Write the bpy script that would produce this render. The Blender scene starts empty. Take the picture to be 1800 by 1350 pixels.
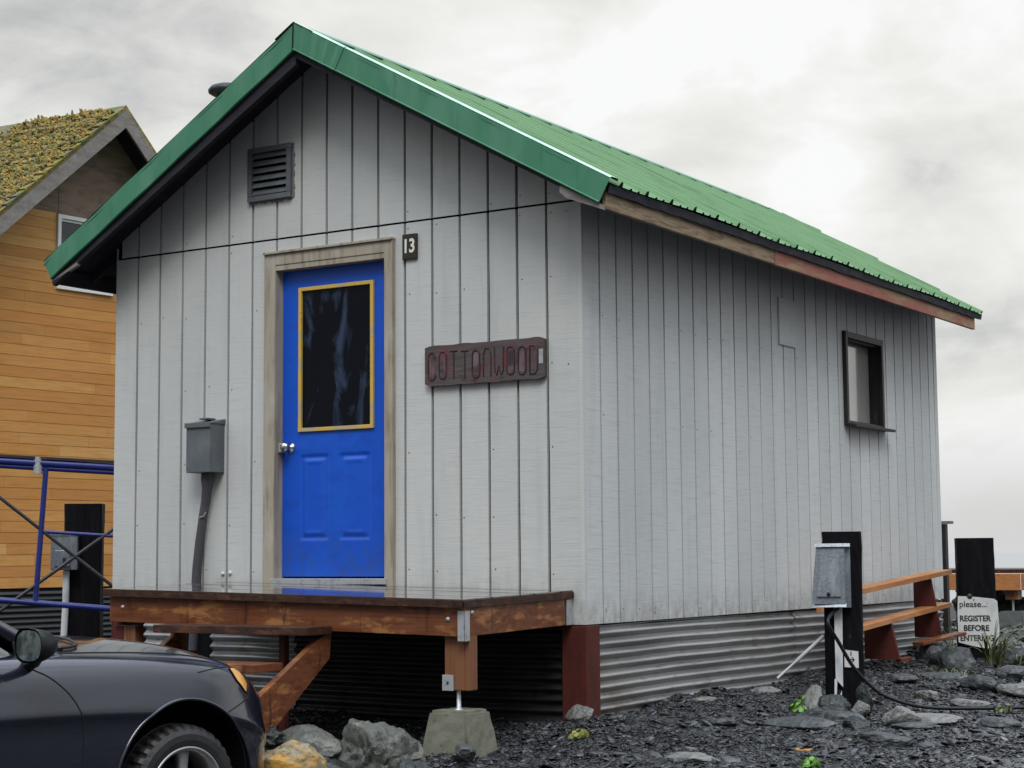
import bpy, bmesh, math, random
import numpy as np
from mathutils import Vector, Matrix, noise
from mathutils.bvhtree import BVHTree
random.seed(7); RNG = np.random.default_rng(11)
R = math.radians
scene = bpy.context.scene
col = scene.collection

# ------------------------------------------------------------------ camera
CAM = Vector((5.0776, -8.7941, 0.3887))
c_r = Vector((0.84495782, 0.53477514, -0.00786316)); c_u = Vector((0.05814226, -0.07723138, 0.99531643)); c_f = Vector((-0.5316632, 0.84145758, 0.0963503))
cam_d = bpy.data.cameras.new('camera'); cam = bpy.data.objects.new('camera', cam_d); col.objects.link(cam)
cam.matrix_world = Matrix(((c_r.x, c_u.x, -c_f.x, CAM.x), (c_r.y, c_u.y, -c_f.y, CAM.y), (c_r.z, c_u.z, -c_f.z, CAM.z), (0, 0, 0, 1)))
cam_d.sensor_width = 36; cam_d.lens = 36 * 3129.92 / 1800; cam_d.clip_start = 0.1; cam_d.clip_end = 12000
scene.camera = cam
scene.render.resolution_x = 1024; scene.render.resolution_y = 768
scene.view_settings.view_transform = 'Standard'; scene.view_settings.look = 'None'
scene.view_settings.gamma = 1; scene.view_settings.exposure = 0.0

# ------------------------------------------------------------------ sun and sky
SUN_EL, SUN_AZ = R(50), R(148)          # azimuth from +Y clockwise
world = bpy.data.worlds.new('World'); scene.world = world; world.use_nodes = True
wn, wl = world.node_tree.nodes, world.node_tree.links
for n in list(wn): wn.remove(n)
def N(t, **k):
    n = wn.new(t)
    for a, b in k.items(): setattr(n, a, b)
    return n
sky = N('ShaderNodeTexSky'); sky.sky_type = 'NISHITA'; sky.sun_disc = False; sky.sun_elevation = SUN_EL; sky.sun_rotation = SUN_AZ
bg1 = N('ShaderNodeBackground'); bg1.inputs[1].default_value = 0.08; wl.new(sky.outputs[0], bg1.inputs[0])
tc = N('ShaderNodeTexCoord')
mp = N('ShaderNodeMapping'); mp.inputs['Scale'].default_value = (1, 1, 2.1); mp.inputs['Location'].default_value = (0.35, 0.2, 0.1); wl.new(tc.outputs['Generated'], mp.inputs[0])
nz = N('ShaderNodeTexNoise'); nz.inputs['Scale'].default_value = 4.2; nz.inputs['Detail'].default_value = 9; nz.inputs['Roughness'].default_value = 0.52; nz.inputs['Distortion'].default_value = 0.25; wl.new(mp.outputs[0], nz.inputs['Vector'])
def M(op, a, b=None, c=None):
    m = N('ShaderNodeMath', operation=op)
    for i, v in enumerate((a, b, c)):
        if v is None: continue
        if isinstance(v, (int, float)): m.inputs[i].default_value = v
        else: wl.new(v, m.inputs[i])
    return m.outputs[0]
def blob(d, rad):
    v = N('ShaderNodeVectorMath', operation='DISTANCE'); v.inputs[1].default_value = d
    w = N('ShaderNodeVectorMath', operation='NORMALIZE'); wl.new(tc.outputs['Generated'], w.inputs[0]); wl.new(w.outputs[0], v.inputs[0])
    mr = N('ShaderNodeMapRange', interpolation_type='SMOOTHSTEP'); mr.inputs[1].default_value = 0; mr.inputs[2].default_value = rad; mr.inputs[3].default_value = 1; mr.inputs[4].default_value = 0
    wl.new(v.outputs['Value'], mr.inputs[0]); return mr.outputs[0]
nz2 = N('ShaderNodeTexNoise'); nz2.inputs['Scale'].default_value = 13; nz2.inputs['Detail'].default_value = 6; nz2.inputs['Roughness'].default_value = .55; nz2.inputs['Distortion'].default_value = .6; wl.new(mp.outputs[0], nz2.inputs['Vector'])
val = M('MULTIPLY_ADD', nz.outputs['Fac'], 2.1, -0.56)
val = M('MULTIPLY_ADD', nz2.outputs['Fac'], .50, val)
for d, rad, amp in (((-.4269, .872, .2395), .085, .17), ((-.3733, .9029, .2128), .055, .22), ((-.4879, .8394, .2396), .07, .14), ((-.6527, .7105, .263), .06, .10), ((-.3003, .9387, .1694), .085, -.20), ((-.69, .667, .25), .12, .04), ((-.403, .874, .2715), .05, -.06), ((-.33, .93, .22), .05, -.12)):
    val = M('MULTIPLY_ADD', blob(d, rad), amp, val)
cr = N('ShaderNodeValToRGB'); wl.new(val, cr.inputs[0])
els = cr.color_ramp.elements
els[0].position = 0.22; els[0].color = (.30, .31, .325, 1); els[1].position = 1.0; els[1].color = (1.0, 1.0, .99, 1)
e = els.new(.50); e.color = (.58, .585, .575, 1)
e = els.new(.66); e.color = (.78, .78, .745, 1)
e = els.new(.84); e.color = (.90, .895, .85, 1)
sep = N('ShaderNodeSeparateXYZ'); wl.new(tc.outputs['Generated'], sep.inputs[0])
up = N('ShaderNodeMapRange', interpolation_type='SMOOTHSTEP'); up.inputs[1].default_value = .30; up.inputs[2].default_value = .92; up.inputs[3].default_value = 1.0; up.inputs[4].default_value = 2.9; wl.new(sep.outputs[2], up.inputs[0])
hz = N('ShaderNodeMapRange', interpolation_type='SMOOTHSTEP'); hz.inputs[1].default_value = 0.005; hz.inputs[2].default_value = .10; hz.inputs[3].default_value = 1; hz.inputs[4].default_value = 0; wl.new(sep.outputs[2], hz.inputs[0])
mxh = N('ShaderNodeMix', data_type='RGBA'); wl.new(M('MULTIPLY', hz.outputs[0], .82), mxh.inputs[0]); wl.new(cr.outputs[0], mxh.inputs[6]); mxh.inputs[7].default_value = (.62, .62, .63, 1)
# the zenith of the overcast is bluer and brighter than its foot
tint = N('ShaderNodeMix', data_type='RGBA'); tint.blend_type = 'MULTIPLY'
tf = N('ShaderNodeMapRange'); tf.inputs[1].default_value = .3; tf.inputs[2].default_value = .9; wl.new(sep.outputs[2], tf.inputs[0]); wl.new(tf.outputs[0], tint.inputs[0])
wl.new(mxh.outputs[2], tint.inputs[6]); tint.inputs[7].default_value = (.87, .96, 1.14, 1)
# dimming added to the low sky behind the camera, to deepen shade under eaves
dotn = N('ShaderNodeVectorMath', operation='DOT_PRODUCT'); dotn.inputs[1].default_value = (.53, -.84, 0); wl.new(tc.outputs['Generated'], dotn.inputs[0])
bk = N('ShaderNodeMapRange', interpolation_type='SMOOTHSTEP'); bk.inputs[1].default_value = -.35; bk.inputs[2].default_value = .25; wl.new(dotn.outputs['Value'], bk.inputs[0])
lw = N('ShaderNodeMapRange', interpolation_type='SMOOTHSTEP'); lw.inputs[1].default_value = .15; lw.inputs[2].default_value = .62; lw.inputs[3].default_value = 1; lw.inputs[4].default_value = 0; wl.new(sep.outputs[2], lw.inputs[0])
dim = M('SUBTRACT', 1.0, M('MULTIPLY', M('MULTIPLY', bk.outputs[0], lw.outputs[0]), .74))
bg2 = N('ShaderNodeBackground'); wl.new(tint.outputs[2], bg2.inputs[0]); wl.new(M('MULTIPLY', up.outputs[0], dim), bg2.inputs[1])
ms = N('ShaderNodeMixShader'); ms.inputs[0].default_value = .94; wl.new(bg1.outputs[0], ms.inputs[1]); wl.new(bg2.outputs[0], ms.inputs[2])
wo = N('ShaderNodeOutputWorld'); wl.new(ms.outputs[0], wo.inputs[0])
sd = bpy.data.lights.new('sun', 'SUN'); sd.energy = 1.5; sd.angle = R(22); sd.color = (1, .97, .93)
so = bpy.data.objects.new('sun', sd); col.objects.link(so)
sv = Vector((math.sin(SUN_AZ) * math.cos(SUN_EL), math.cos(SUN_AZ) * math.cos(SUN_EL), math.sin(SUN_EL)))
so.rotation_euler = sv.to_track_quat('Z', 'Y').to_euler(); so.location = (8, -12, 14)

# ------------------------------------------------------------------ materials
def mat(name, base, rough=.7, metal=0., var=(), grain=None, bump=(), coat=0., spec=None, island=None, trans=None, splash=None, isl_var=0., wet=None):
    """var: [(scale3, color, lo, hi, fac)], bump: [(scale3, strength, distance)]"""
    m = bpy.data.materials.new(name); m.use_nodes = True
    nt = m.node_tree; n = nt.nodes; l = nt.links
    b = n['Principled BSDF']; b.inputs['Roughness'].default_value = rough; b.inputs['Metallic'].default_value = metal
    if coat: b.inputs['Coat Weight'].default_value = coat; b.inputs['Coat Roughness'].default_value = .06
    if spec is not None: b.inputs['Specular IOR Level'].default_value = spec
    g = n.new('ShaderNodeNewGeometry')
    tco = n.new('ShaderNodeTexCoord')
    pos = tco.outputs['Object']
    def noi(sc, det=5, rg=.6, dist=0.):
        mpp = n.new('ShaderNodeMapping'); mpp.inputs['Scale'].default_value = sc; l.new(pos, mpp.inputs[0])
        t = n.new('ShaderNodeTexNoise'); t.inputs['Scale'].default_value = 1; t.inputs['Detail'].default_value = det; t.inputs['Roughness'].default_value = rg; t.inputs['Distortion'].default_value = dist
        l.new(mpp.outputs[0], t.inputs['Vector']); return t.outputs['Fac']
    c = n.new('ShaderNodeRGB'); c.outputs[0].default_value = (*base, 1); cur = c.outputs[0]
    if island:
        mrx = n.new('ShaderNodeValToRGB'); l.new(g.outputs['Random Per Island'], mrx.inputs[0])
        es = mrx.color_ramp.elements
        while len(es) < len(island): es.new(.5)
        for i, cc in enumerate(island): es[i].position = i / (len(island) - 1); es[i].color = (*cc, 1)
        cur = mrx.outputs[0]
    rfac = None
    for v in var:
        sc, cc, lo, hi, fac = v[:5]
        f = noi(sc, dist=v[5] if len(v) > 5 else 0.)
        mr = n.new('ShaderNodeMapRange'); mr.inputs[1].default_value = lo; mr.inputs[2].default_value = hi; mr.inputs[3].default_value = 0; mr.inputs[4].default_value = fac; l.new(f, mr.inputs[0])
        mx = n.new('ShaderNodeMix'); mx.data_type = 'RGBA'; l.new(mr.outputs[0], mx.inputs[0]); l.new(cur, mx.inputs[6]); mx.inputs[7].default_value = (*cc, 1); cur = mx.outputs[2]
        rfac = mr.outputs[0]
    if isl_var:
        mr = n.new('ShaderNodeMapRange'); mr.inputs[3].default_value = 1 - isl_var; mr.inputs[4].default_value = 1 + isl_var; l.new(g.outputs['Random Per Island'], mr.inputs[0])
        hs = n.new('ShaderNodeHueSaturation'); l.new(mr.outputs[0], hs.inputs['Value']); l.new(cur, hs.inputs['Color']); cur = hs.outputs[0]
    if splash:
        sx = n.new('ShaderNodeSeparateXYZ'); l.new(pos, sx.inputs[0]); mr = n.new('ShaderNodeMapRange'); mr.inputs[1].default_value = splash[1]; mr.inputs[2].default_value = splash[2]; mr.inputs[3].default_value = 1; mr.inputs[4].default_value = 0; l.new(sx.outputs[2], mr.inputs[0])
        mr2 = n.new('ShaderNodeMapRange'); mr2.inputs[1].default_value = .38; mr2.inputs[2].default_value = .68; l.new(noi((14, 14, 9), 7, .7), mr2.inputs[0])
        mu = n.new('ShaderNodeMath'); mu.operation = 'MULTIPLY'; l.new(mr.outputs[0], mu.inputs[0]); l.new(mr2.outputs[0], mu.inputs[1])
        mx = n.new('ShaderNodeMix'); mx.data_type = 'RGBA'; l.new(mu.outputs[0], mx.inputs[0]); l.new(cur, mx.inputs[6]); mx.inputs[7].default_value = (*splash[0], 1); cur = mx.outputs[2]
    l.new(cur, b.inputs['Base Color'])
    if wet:
        f = noi(wet[0]); mr = n.new('ShaderNodeMapRange'); mr.inputs[1].default_value = .4; mr.inputs[2].default_value = .62; mr.inputs[3].default_value = wet[1]; mr.inputs[4].default_value = wet[2]; l.new(f, mr.inputs[0]); l.new(mr.outputs[0], b.inputs['Roughness'])
    prev = None
    for sc, st, ds in bump:
        bp = n.new('ShaderNodeBump'); bp.inputs['Strength'].default_value = st; bp.inputs['Distance'].default_value = ds
        l.new(noi(sc), bp.inputs['Height'])
        if prev: l.new(prev, bp.inputs['Normal'])
        prev = bp.outputs[0]
    if prev: l.new(prev, b.inputs['Normal'])
    return m

PAINT_F = mat('siding_front', (.55, .56, .54), .62, isl_var=.045, splash=((.27, .265, .24), 0, .35), var=[((1.2, 1.2, .8), (.46, .49, .50), .35, .7, .65), ((4, 4, 110), (.36, .38, .38), .52, .72, .5), ((9, 9, .9), (.40, .42, .42), .55, .72, .45), ((60, 60, 60), (.10, .10, .10), .71, .75, .75), ((2.5, 2.5, 2.5), (.50, .49, .45), .56, .75, .4)], bump=[((6, 6, 160), .45, .003), ((30, 30, 30), .2, .002)])
PAINT_S = mat('siding_side', (.565, .585, .585), .6, isl_var=.06, splash=((.30, .29, .26), 0, .22), var=[((1.5, 1.2, .6), (.42, .45, .47), .40, .72, .5), ((4, 4, 100), (.35, .37, .38), .50, .72, .5), ((9, 12, .5), (.36, .385, .40), .56, .76, .35), ((55, 55, 55), (.09, .09, .09), .71, .76, .75)], bump=[((6, 6, 160), .45, .003), ((30, 30, 30), .2, .002)])
GREEN_T = mat('green_trim_paint', (.050, .20, .115), .5, var=[((5, 5, 1.4), (.095, .25, .16), .45, .65, .7), ((14, 14, 3), (.02, .13, .07), .56, .72, .55), ((3, 3, 3), (.06, .22, .12), .5, .7, .5)], bump=[((3, 3, 3), .1, .01)], spec=.4)
GREEN_R = mat('green_roof_metal', (.15, .29, .145), .48, 0, spec=.28, var=[((1.2, 2.5, 1.2), (.16, .30, .14), .4, .7, .7), ((1.5, 16, 1.5), (.05, .14, .055), .5, .68, .6), ((20, 20, 20), (.16, .17, .12), .62, .72, .5)], bump=[((2, 6, 2), .08, .01)])
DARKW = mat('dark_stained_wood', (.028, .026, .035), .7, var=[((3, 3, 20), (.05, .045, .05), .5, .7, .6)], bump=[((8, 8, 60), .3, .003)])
FELT = mat('bitumen_felt', (.035, .037, .05), .65, var=[((20, 9, 20), (.085, .085, .10), .5, .68, .7)], bump=[((25, 12, 25), .6, .006)])
FASC_RAW = mat('raw_weathered_board', (.31, .235, .15), .7, spec=.3, var=[((9, 3.2, 26), (.13, .085, .05), .44, .62, .8, 1.2), ((4, 2, 4), (.40, .33, .22), .5, .7, .6), ((9, 7, 12), (.03, .02, .015), .655, .69, .95)], bump=[((10, 3, 60), .3, .003)])
FASC_RED = mat('faded_red_board', (.34, .13, .10), .7, spec=.3, var=[((5, 1.6, 9), (.34, .27, .14), .50, .60, .85), ((14, 5, 30), (.22, .07, .05), .5, .7, .6)], bump=[((10, 3, 60), .3, .003)])
TRIMW = mat('weathered_casing', (.36, .32, .25), .7, var=[((26, 26, 2.2), (.17, .13, .09), .48, .68, .75, .4), ((6, 6, 3), (.46, .43, .37), .5, .68, .6)], bump=[((50, 50, 4), .4, .003)])
BLUE = mat('blue_door_paint', (.003, .080, .54), .38, splash=((.03, .07, .22), .27, .60), var=[((3, 3, 1.5), (.005, .10, .58), .45, .65, .6), ((7, 7, 12), (.004, .060, .42), .52, .7, .6), ((45, 45, 45), (.03, .06, .2), .69, .75, .6)], bump=[((90, 90, 60), .05, .001), ((5, 5, 5), .04, .004)])
YELLOW = mat('yellow_bead', (.60, .40, .07), .6, var=[((9, 9, 7), (.42, .36, .22), .5, .62, .9), ((40, 40, 30), (.18, .12, .05), .62, .7, .7)])
for m_d, sp_ in ((PAINT_F, .35), (PAINT_S, .35), (DARKW, .15), (FELT, .2)): m_d.node_tree.nodes['Principled BSDF'].inputs['Specular IOR Level'].default_value = sp_
LIP = mat('sky_sheen_lip', (.42, .60, .50), .35, var=[((8, 8, 8), (.22, .42, .32), .5, .7, .7)])  # trim green made paler to paint in the sky's sheen on the lip
GROOVE = mat('groove_dirt_shade', (.008, .008, .009), .9, spec=.1)  # near-black groove bottoms: shade painted in along with collected dirt
def glassmat(name, base, smear, sc, fac, rough=.06, lo=.5, hi=.7):
    return mat(name, base, rough, var=[(sc, smear, lo, hi, fac, .8)], coat=.6, spec=.7, bump=[((2, 2, 2), .02, .02)])
GLASS_D = glassmat('smeared_dark_glass', (.002, .003, .008), (.040, .062, .11), (7, 7, 2.6), .85, .10, .54, .68)
GLASS_D.node_tree.nodes['Principled BSDF'].inputs['Coat Weight'].default_value = 0; GLASS_D.node_tree.nodes['Principled BSDF'].inputs['Specular IOR Level'].default_value = .3
GLASS_W = mat('sky_grey_glass', (.34, .34, .32), .18, var=[((2, 2, 1.5), (.27, .27, .26), .4, .7, .7)], coat=.8)  # pale grey base painted to stand in for sky reflected in the pane
GLASS_N = glassmat('neighbour_glass', (.02, .03, .045), (.10, .12, .14), (1, 1, 5), .7, .06)
GLASS_C = mat('car_glass', (.006, .02, .017), .03, coat=1.0, spec=.8)
BLACKF = mat('black_frame_wood', (.014, .012, .011), .55, var=[((20, 20, 4), (.06, .045, .035), .55, .72, .8)], bump=[((40, 40, 8), .5, .003)])
CEDAR = mat('wet_cedar', (.16, .055, .022), .42, spec=.3, var=[((3, 16, 45), (.09, .026, .012), .42, .66, .8), ((5, 6, 16), (.36, .16, .055), .53, .64, .75), ((13, 13, 2.2), (.035, .010, .007), .56, .66, .85), ((30, 30, 30), (.03, .01, .006), .72, .76, .7)], bump=[((3, 20, 70), .35, .003)], wet=((3, 3, 5), .3, .6))
CEDAR_V = mat('wet_cedar_upright', (.20, .085, .042), .5, spec=.3, var=[((30, 30, 2), (.10, .04, .02), .45, .66, .75), ((5, 5, 3), (.40, .27, .15), .52, .7, .8)], bump=[((60, 60, 4), .35, .003)])
CEDAR_O = mat('orange_cedar', (.42, .17, .055), .5, var=[((14, 2.2, 30), (.28, .10, .03), .48, .7, .7), ((3, 3, 3), (.58, .30, .10), .5, .7, .6)], bump=[((20, 3, 70), .3, .003)])
RUSTB = mat('red_brown_stain', (.085, .020, .015), .6, spec=.25, var=[((9, 9, 4), (.055, .015, .012), .45, .65, .7), ((50, 50, 50), (.14, .05, .03), .62, .7, .6)], bump=[((40, 40, 20), .3, .003)])
DECK = mat('wet_deck_boards', (.030, .016, .010), .12, var=[((1.2, 14, 10), (.10, .05, .028), .45, .7, .7), ((3, 3, 3), (.02, .012, .01), .5, .7, .6)], bump=[((2.5, 22, 10), .06, .002), ((9, 9, 9), .03, .003)], coat=.7, wet=((2.2, 5, 3), .03, .16))
DECK_E = mat('dark_board_edge', (.045, .020, .013), .5, spec=.25, var=[((9, 9, 30), (.13, .055, .03), .5, .68, .7), ((20, 20, 20), (.012, .01, .012), .5, .66, .8)], bump=[((20, 20, 60), .5, .004)])
GALV_SHADE = mat('shade_dark_corrugated', (.035, .036, .04), .5, .4, var=[((6, 1.2, 9), (.015, .015, .016), .42, .68, .8)])  # corrugated metal coloured near black, with the shade put into its base colour
GALV = mat('galvanised_corrugated', (.34, .345, .35), .40, .45, splash=((.045, .04, .035), -.62, -.42), var=[((3, .9, 9), (.16, .16, .165), .46, .68, .7), ((1.5, .8, 2), (.30, .29, .26), .5, .68, .7), ((25, 6, 25), (.12, .085, .06), .58, .70, .7), ((3, 1.5, 3), (.16, .09, .05), .62, .72, .6)], bump=[((12, 5, 12), .15, .004)])
GALV_B = mat('galvanised_box', (.22, .25, .28), .45, .55, var=[((70, 70, 70), (.10, .115, .13), .42, .64, .6), ((9, 9, 4), (.42, .45, .47), .52, .7, .6), ((50, 50, 50), (.08, .08, .08), .66, .74, .7)], bump=[((30, 30, 30), .2, .003)])
GREYB = mat('grey_meter_paint', (.115, .13, .145), .5, .2, var=[((7, 7, 7), (.17, .19, .20), .45, .66, .7), ((30, 30, 30), (.07, .08, .09), .55, .7, .5)], bump=[((25, 25, 25), .1, .002)])
CONDU = mat('grey_conduit', (.055, .055, .065), .6, var=[((12, 12, 4), (.11, .11, .12), .5, .7, .6)], bump=[((40, 40, 20), .3, .002)])
WHITEP = mat('chalky_white_paint', (.62, .64, .66), .55, var=[((12, 12, 5), (.38, .40, .42), .5, .68, .7)], bump=[((30, 30, 30), .2, .002)])
SIGNW = mat('white_sign_face', (.60, .61, .60), .5, var=[((9, 9, 5), (.42, .44, .44), .5, .7, .7), ((30, 30, 30), (.30, .30, .28), .62, .72, .6)])
INK = mat('black_lettering', (.008, .008, .008), .6)
PLAQ = mat('dark_plaque', (.022, .016, .012), .6, var=[((40, 40, 40), (.07, .05, .04), .55, .7, .7)], bump=[((60, 60, 60), .5, .002)])
NUMW = mat('white_numerals', (.78, .76, .68), .5)
SIGNB = mat('weathered_name_board', (.085, .072, .070), .62, var=[((3, 3, 40), (.045, .03, .03), .42, .66, .8, .5), ((10, 10, 8), (.115, .035, .045), .48, .64, .75), ((6, 6, 9), (.012, .010, .014), .56, .68, .85), ((2, 2, 30), (.20, .18, .17), .60, .75, .7)], bump=[((6, 6, 90), .5, .004)])
ROUTE = mat('routed_letters', (.018, .006, .009), .6, var=[((9, 9, 9), (.13, .012, .025), .52, .66, .8)])
ROUTE_L = mat('letter_faces', (.15, .105, .11), .6, var=[((10, 10, 8), (.12, .04, .055), .45, .62, .8), ((8, 8, 8), (.02, .014, .02), .5, .64, .9)])
PILE = mat('creosoted_timber', (.004, .004, .006), .6, spec=.12, var=[((22, 22, 2.5), (.010, .010, .014), .5, .7, .7), ((30, 30, 8), (.10, .10, .12), .66, .76, .6)], bump=[((30, 30, 3), .9, .012)])
BLUEP = mat('blue_pipe_paint', (.012, .022, .17), .4, var=[((12, 12, 12), (.01, .012, .05), .5, .7, .8)], bump=[((20, 20, 20), .1, .002)])
DARKP = mat('dark_pipe', (.02, .02, .026), .5, var=[((12, 12, 12), (.06, .055, .05), .55, .7, .8)])
CONC = mat('mossy_concrete', (.15, .15, .115), .85, var=[((7, 7, 7), (.10, .105, .07), .42, .64, .8), ((4, 4, 4), (.38, .30, .10), .62, .74, .7), ((30, 30, 30), (.06, .06, .05), .58, .7, .6)], bump=[((18, 18, 18), .5, .008), ((60, 60, 60), .3, .003)])
CONC_D = mat('grey_concrete', (.07, .08, .075), .8, var=[((5, 5, 5), (.12, .125, .115), .5, .7, .7)], bump=[((18, 18, 18), .5, .008)])
def rockmat(name, base, dark, light, extra=None):
    v = [((4, 4, 4), dark, .42, .62, .8), ((9, 9, 9), light, .52, .68, .75), ((26, 26, 26), (.02, .022, .024), .6, .7, .75)]
    if extra: v.append(extra)
    return mat(name, base, .55, var=v, bump=[((6, 6, 6), .6, .03), ((24, 24, 24), .8, .012), ((80, 80, 80), .5, .004)])
ROCK_G = rockmat('grey_green_stone', (.10, .105, .09), (.025, .03, .027), (.23, .23, .20))
ROCK_D = rockmat('dark_slate_stone', (.028, .034, .035), (.015, .018, .02), (.11, .13, .13))
ROCK_Y = rockmat('ochre_stained_stone', (.30, .24, .13), (.16, .15, .11), (.36, .34, .27), ((6, 6, 6), (.50, .26, .03), .48, .6, .9))
ROCK_M = rockmat('mid_grey_stone', (.055, .062, .066), (.02, .024, .026), (.14, .15, .155))
ROCK_L = rockmat('pale_grey_stone', (.18, .18, .17), (.07, .075, .075), (.30, .30, .28))
CHIP = mat('slate_chips', (.04, .045, .05), .34, spec=.5, island=[(.007, .008, .010), (.018, .020, .025), (.030, .033, .040), (.012, .013, .016), (.050, .056, .066), (.020, .021, .024), (.042, .036, .030), (.016, .018, .024), (.10, .108, .115), (.008, .009, .010), (.028, .030, .036), (.16, .165, .165)], var=[((60, 60, 60), (.012, .012, .014), .5, .7, .5)], bump=[((90, 90, 90), .5, .004)], wet=((1.5, 1.5, 1.5), .12, .45))
SOIL = mat('wet_dark_gravel', (.010, .010, .012), .6, spec=.25, var=[((28, 28, 28), (.05, .053, .06), .52, .68, .8), ((90, 90, 90), (.10, .10, .11), .62, .72, .8), ((2, 2, 2), (.028, .024, .020), .5, .7, .6)], bump=[((30, 30, 30), .9, .03), ((90, 90, 90), .8, .012)])
MOSSB = mat('mossy_shingles', (.12, .115, .095), .9, var=[((3.5, 3.5, 5), (.30, .22, .03), .42, .56, .85), ((6, 6, 9), (.13, .17, .03), .5, .62, .8), ((30, 30, 30), (.05, .045, .03), .55, .7, .7)], bump=[((14, 14, 14), .8, .04)])
MOSS = mat('moss', (.2, .2, .05), .95, island=[(.10, .08, .03), (.30, .21, .04), (.14, .17, .035), (.44, .27, .05), (.07, .08, .03), (.24, .19, .06), (.36, .20, .04), (.15, .13, .08), (.12, .15, .03)], var=[((50, 50, 50), (.06, .05, .02), .5, .7, .6)])
GREYW = mat('grey_barge_board', (.21, .195, .18), .75, var=[((4, 4, 16), (.12, .11, .105), .45, .66, .7), ((12, 12, 12), (.28, .26, .24), .5, .7, .6)], bump=[((20, 20, 50), .4, .004)])
PLYB = mat('brown_plywood', (.23, .165, .12), .75, var=[((3, 3, 14), (.075, .052, .042), .45, .68, .7, .6), ((2, 2, 2), (.17, .125, .085), .5, .7, .6)], bump=[((10, 10, 40), .3, .004)])
VINYL = mat('white_vinyl', (.72, .73, .72), .4)
BOARD = mat('yellow_cedar_siding', (.55, .27, .05), .6, spec=.3, island=[(.54, .26, .072), (.46, .205, .055), (.57, .30, .09), (.50, .22, .058), (.60, .335, .11), (.44, .20, .058), (.52, .25, .072)], var=[((3, 3, 40), (.36, .15, .025), .45, .7, .55), ((1.0, 1.0, .7), (.32, .15, .035), .52, .72, .5)], bump=[((4, 4, 60), .2, .003)])
CARP = mat('dark_car_paint', (.020, .024, .040), .22, .45, coat=1.0, var=[((900, 900, 900), (.06, .062, .08), .5, .7, .5), ((140, 140, 140), (.012, .013, .02), .62, .68, .6)], bump=[((150, 150, 150), .30, .002)], wet=((5, 5, 5), .10, .24))
CARB = mat('black_plastic', (.006, .006, .008), .42, spec=.35, bump=[((60, 60, 60), .1, .001)])
RUBBER = mat('tyre_rubber', (.020, .020, .021), .5, spec=.4, var=[((12, 12, 12), (.035, .034, .032), .5, .68, .7)], bump=[((60, 60, 60), .2, .002)])
ALLOY = mat('alloy_rim', (.40, .40, .40), .38, .7, var=[((8, 8, 8), (.22, .22, .21), .5, .7, .6)])
AMBER = mat('amber_lens', (.72, .33, .06), .18, var=[((18, 18, 18), (.85, .55, .25), .45, .65, .7)], coat=1.0)
LENS = mat('clear_lens', (.30, .32, .34), .1, coat=1.0)
SEAM = mat('panel_gap', (.003, .003, .004), .8)
STEEL = mat('zinc_steel', (.48, .50, .52), .45, .5, var=[((30, 30, 30), (.25, .26, .27), .5, .7, .7)])
CHROME = mat('polished_steel', (.6, .6, .6), .2, 1.0)
GRASS = mat('grass_blades', (.07, .11, .03), .5, island=[(.035, .07, .02), (.08, .12, .035), (.16, .17, .07), (.05, .09, .025), (.22, .20, .10), (.03, .05, .018)])
WEED = mat('bright_weed', (.10, .26, .03), .5, island=[(.07, .20, .02), (.14, .32, .04), (.10, .24, .03)])
LEAFY = mat('orange_leaf', (.62, .27, .03), .5, var=[((30, 30, 30), (.72, .45, .12), .5, .65, .8)])
WATER = mat('sea_water', (.24, .25, .25), .35, bump=[((.15, .4, 1), .3, .5)])
BLACKV = mat('unlit_void', (.004, .004, .004), 1.0, spec=0.0)

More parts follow.
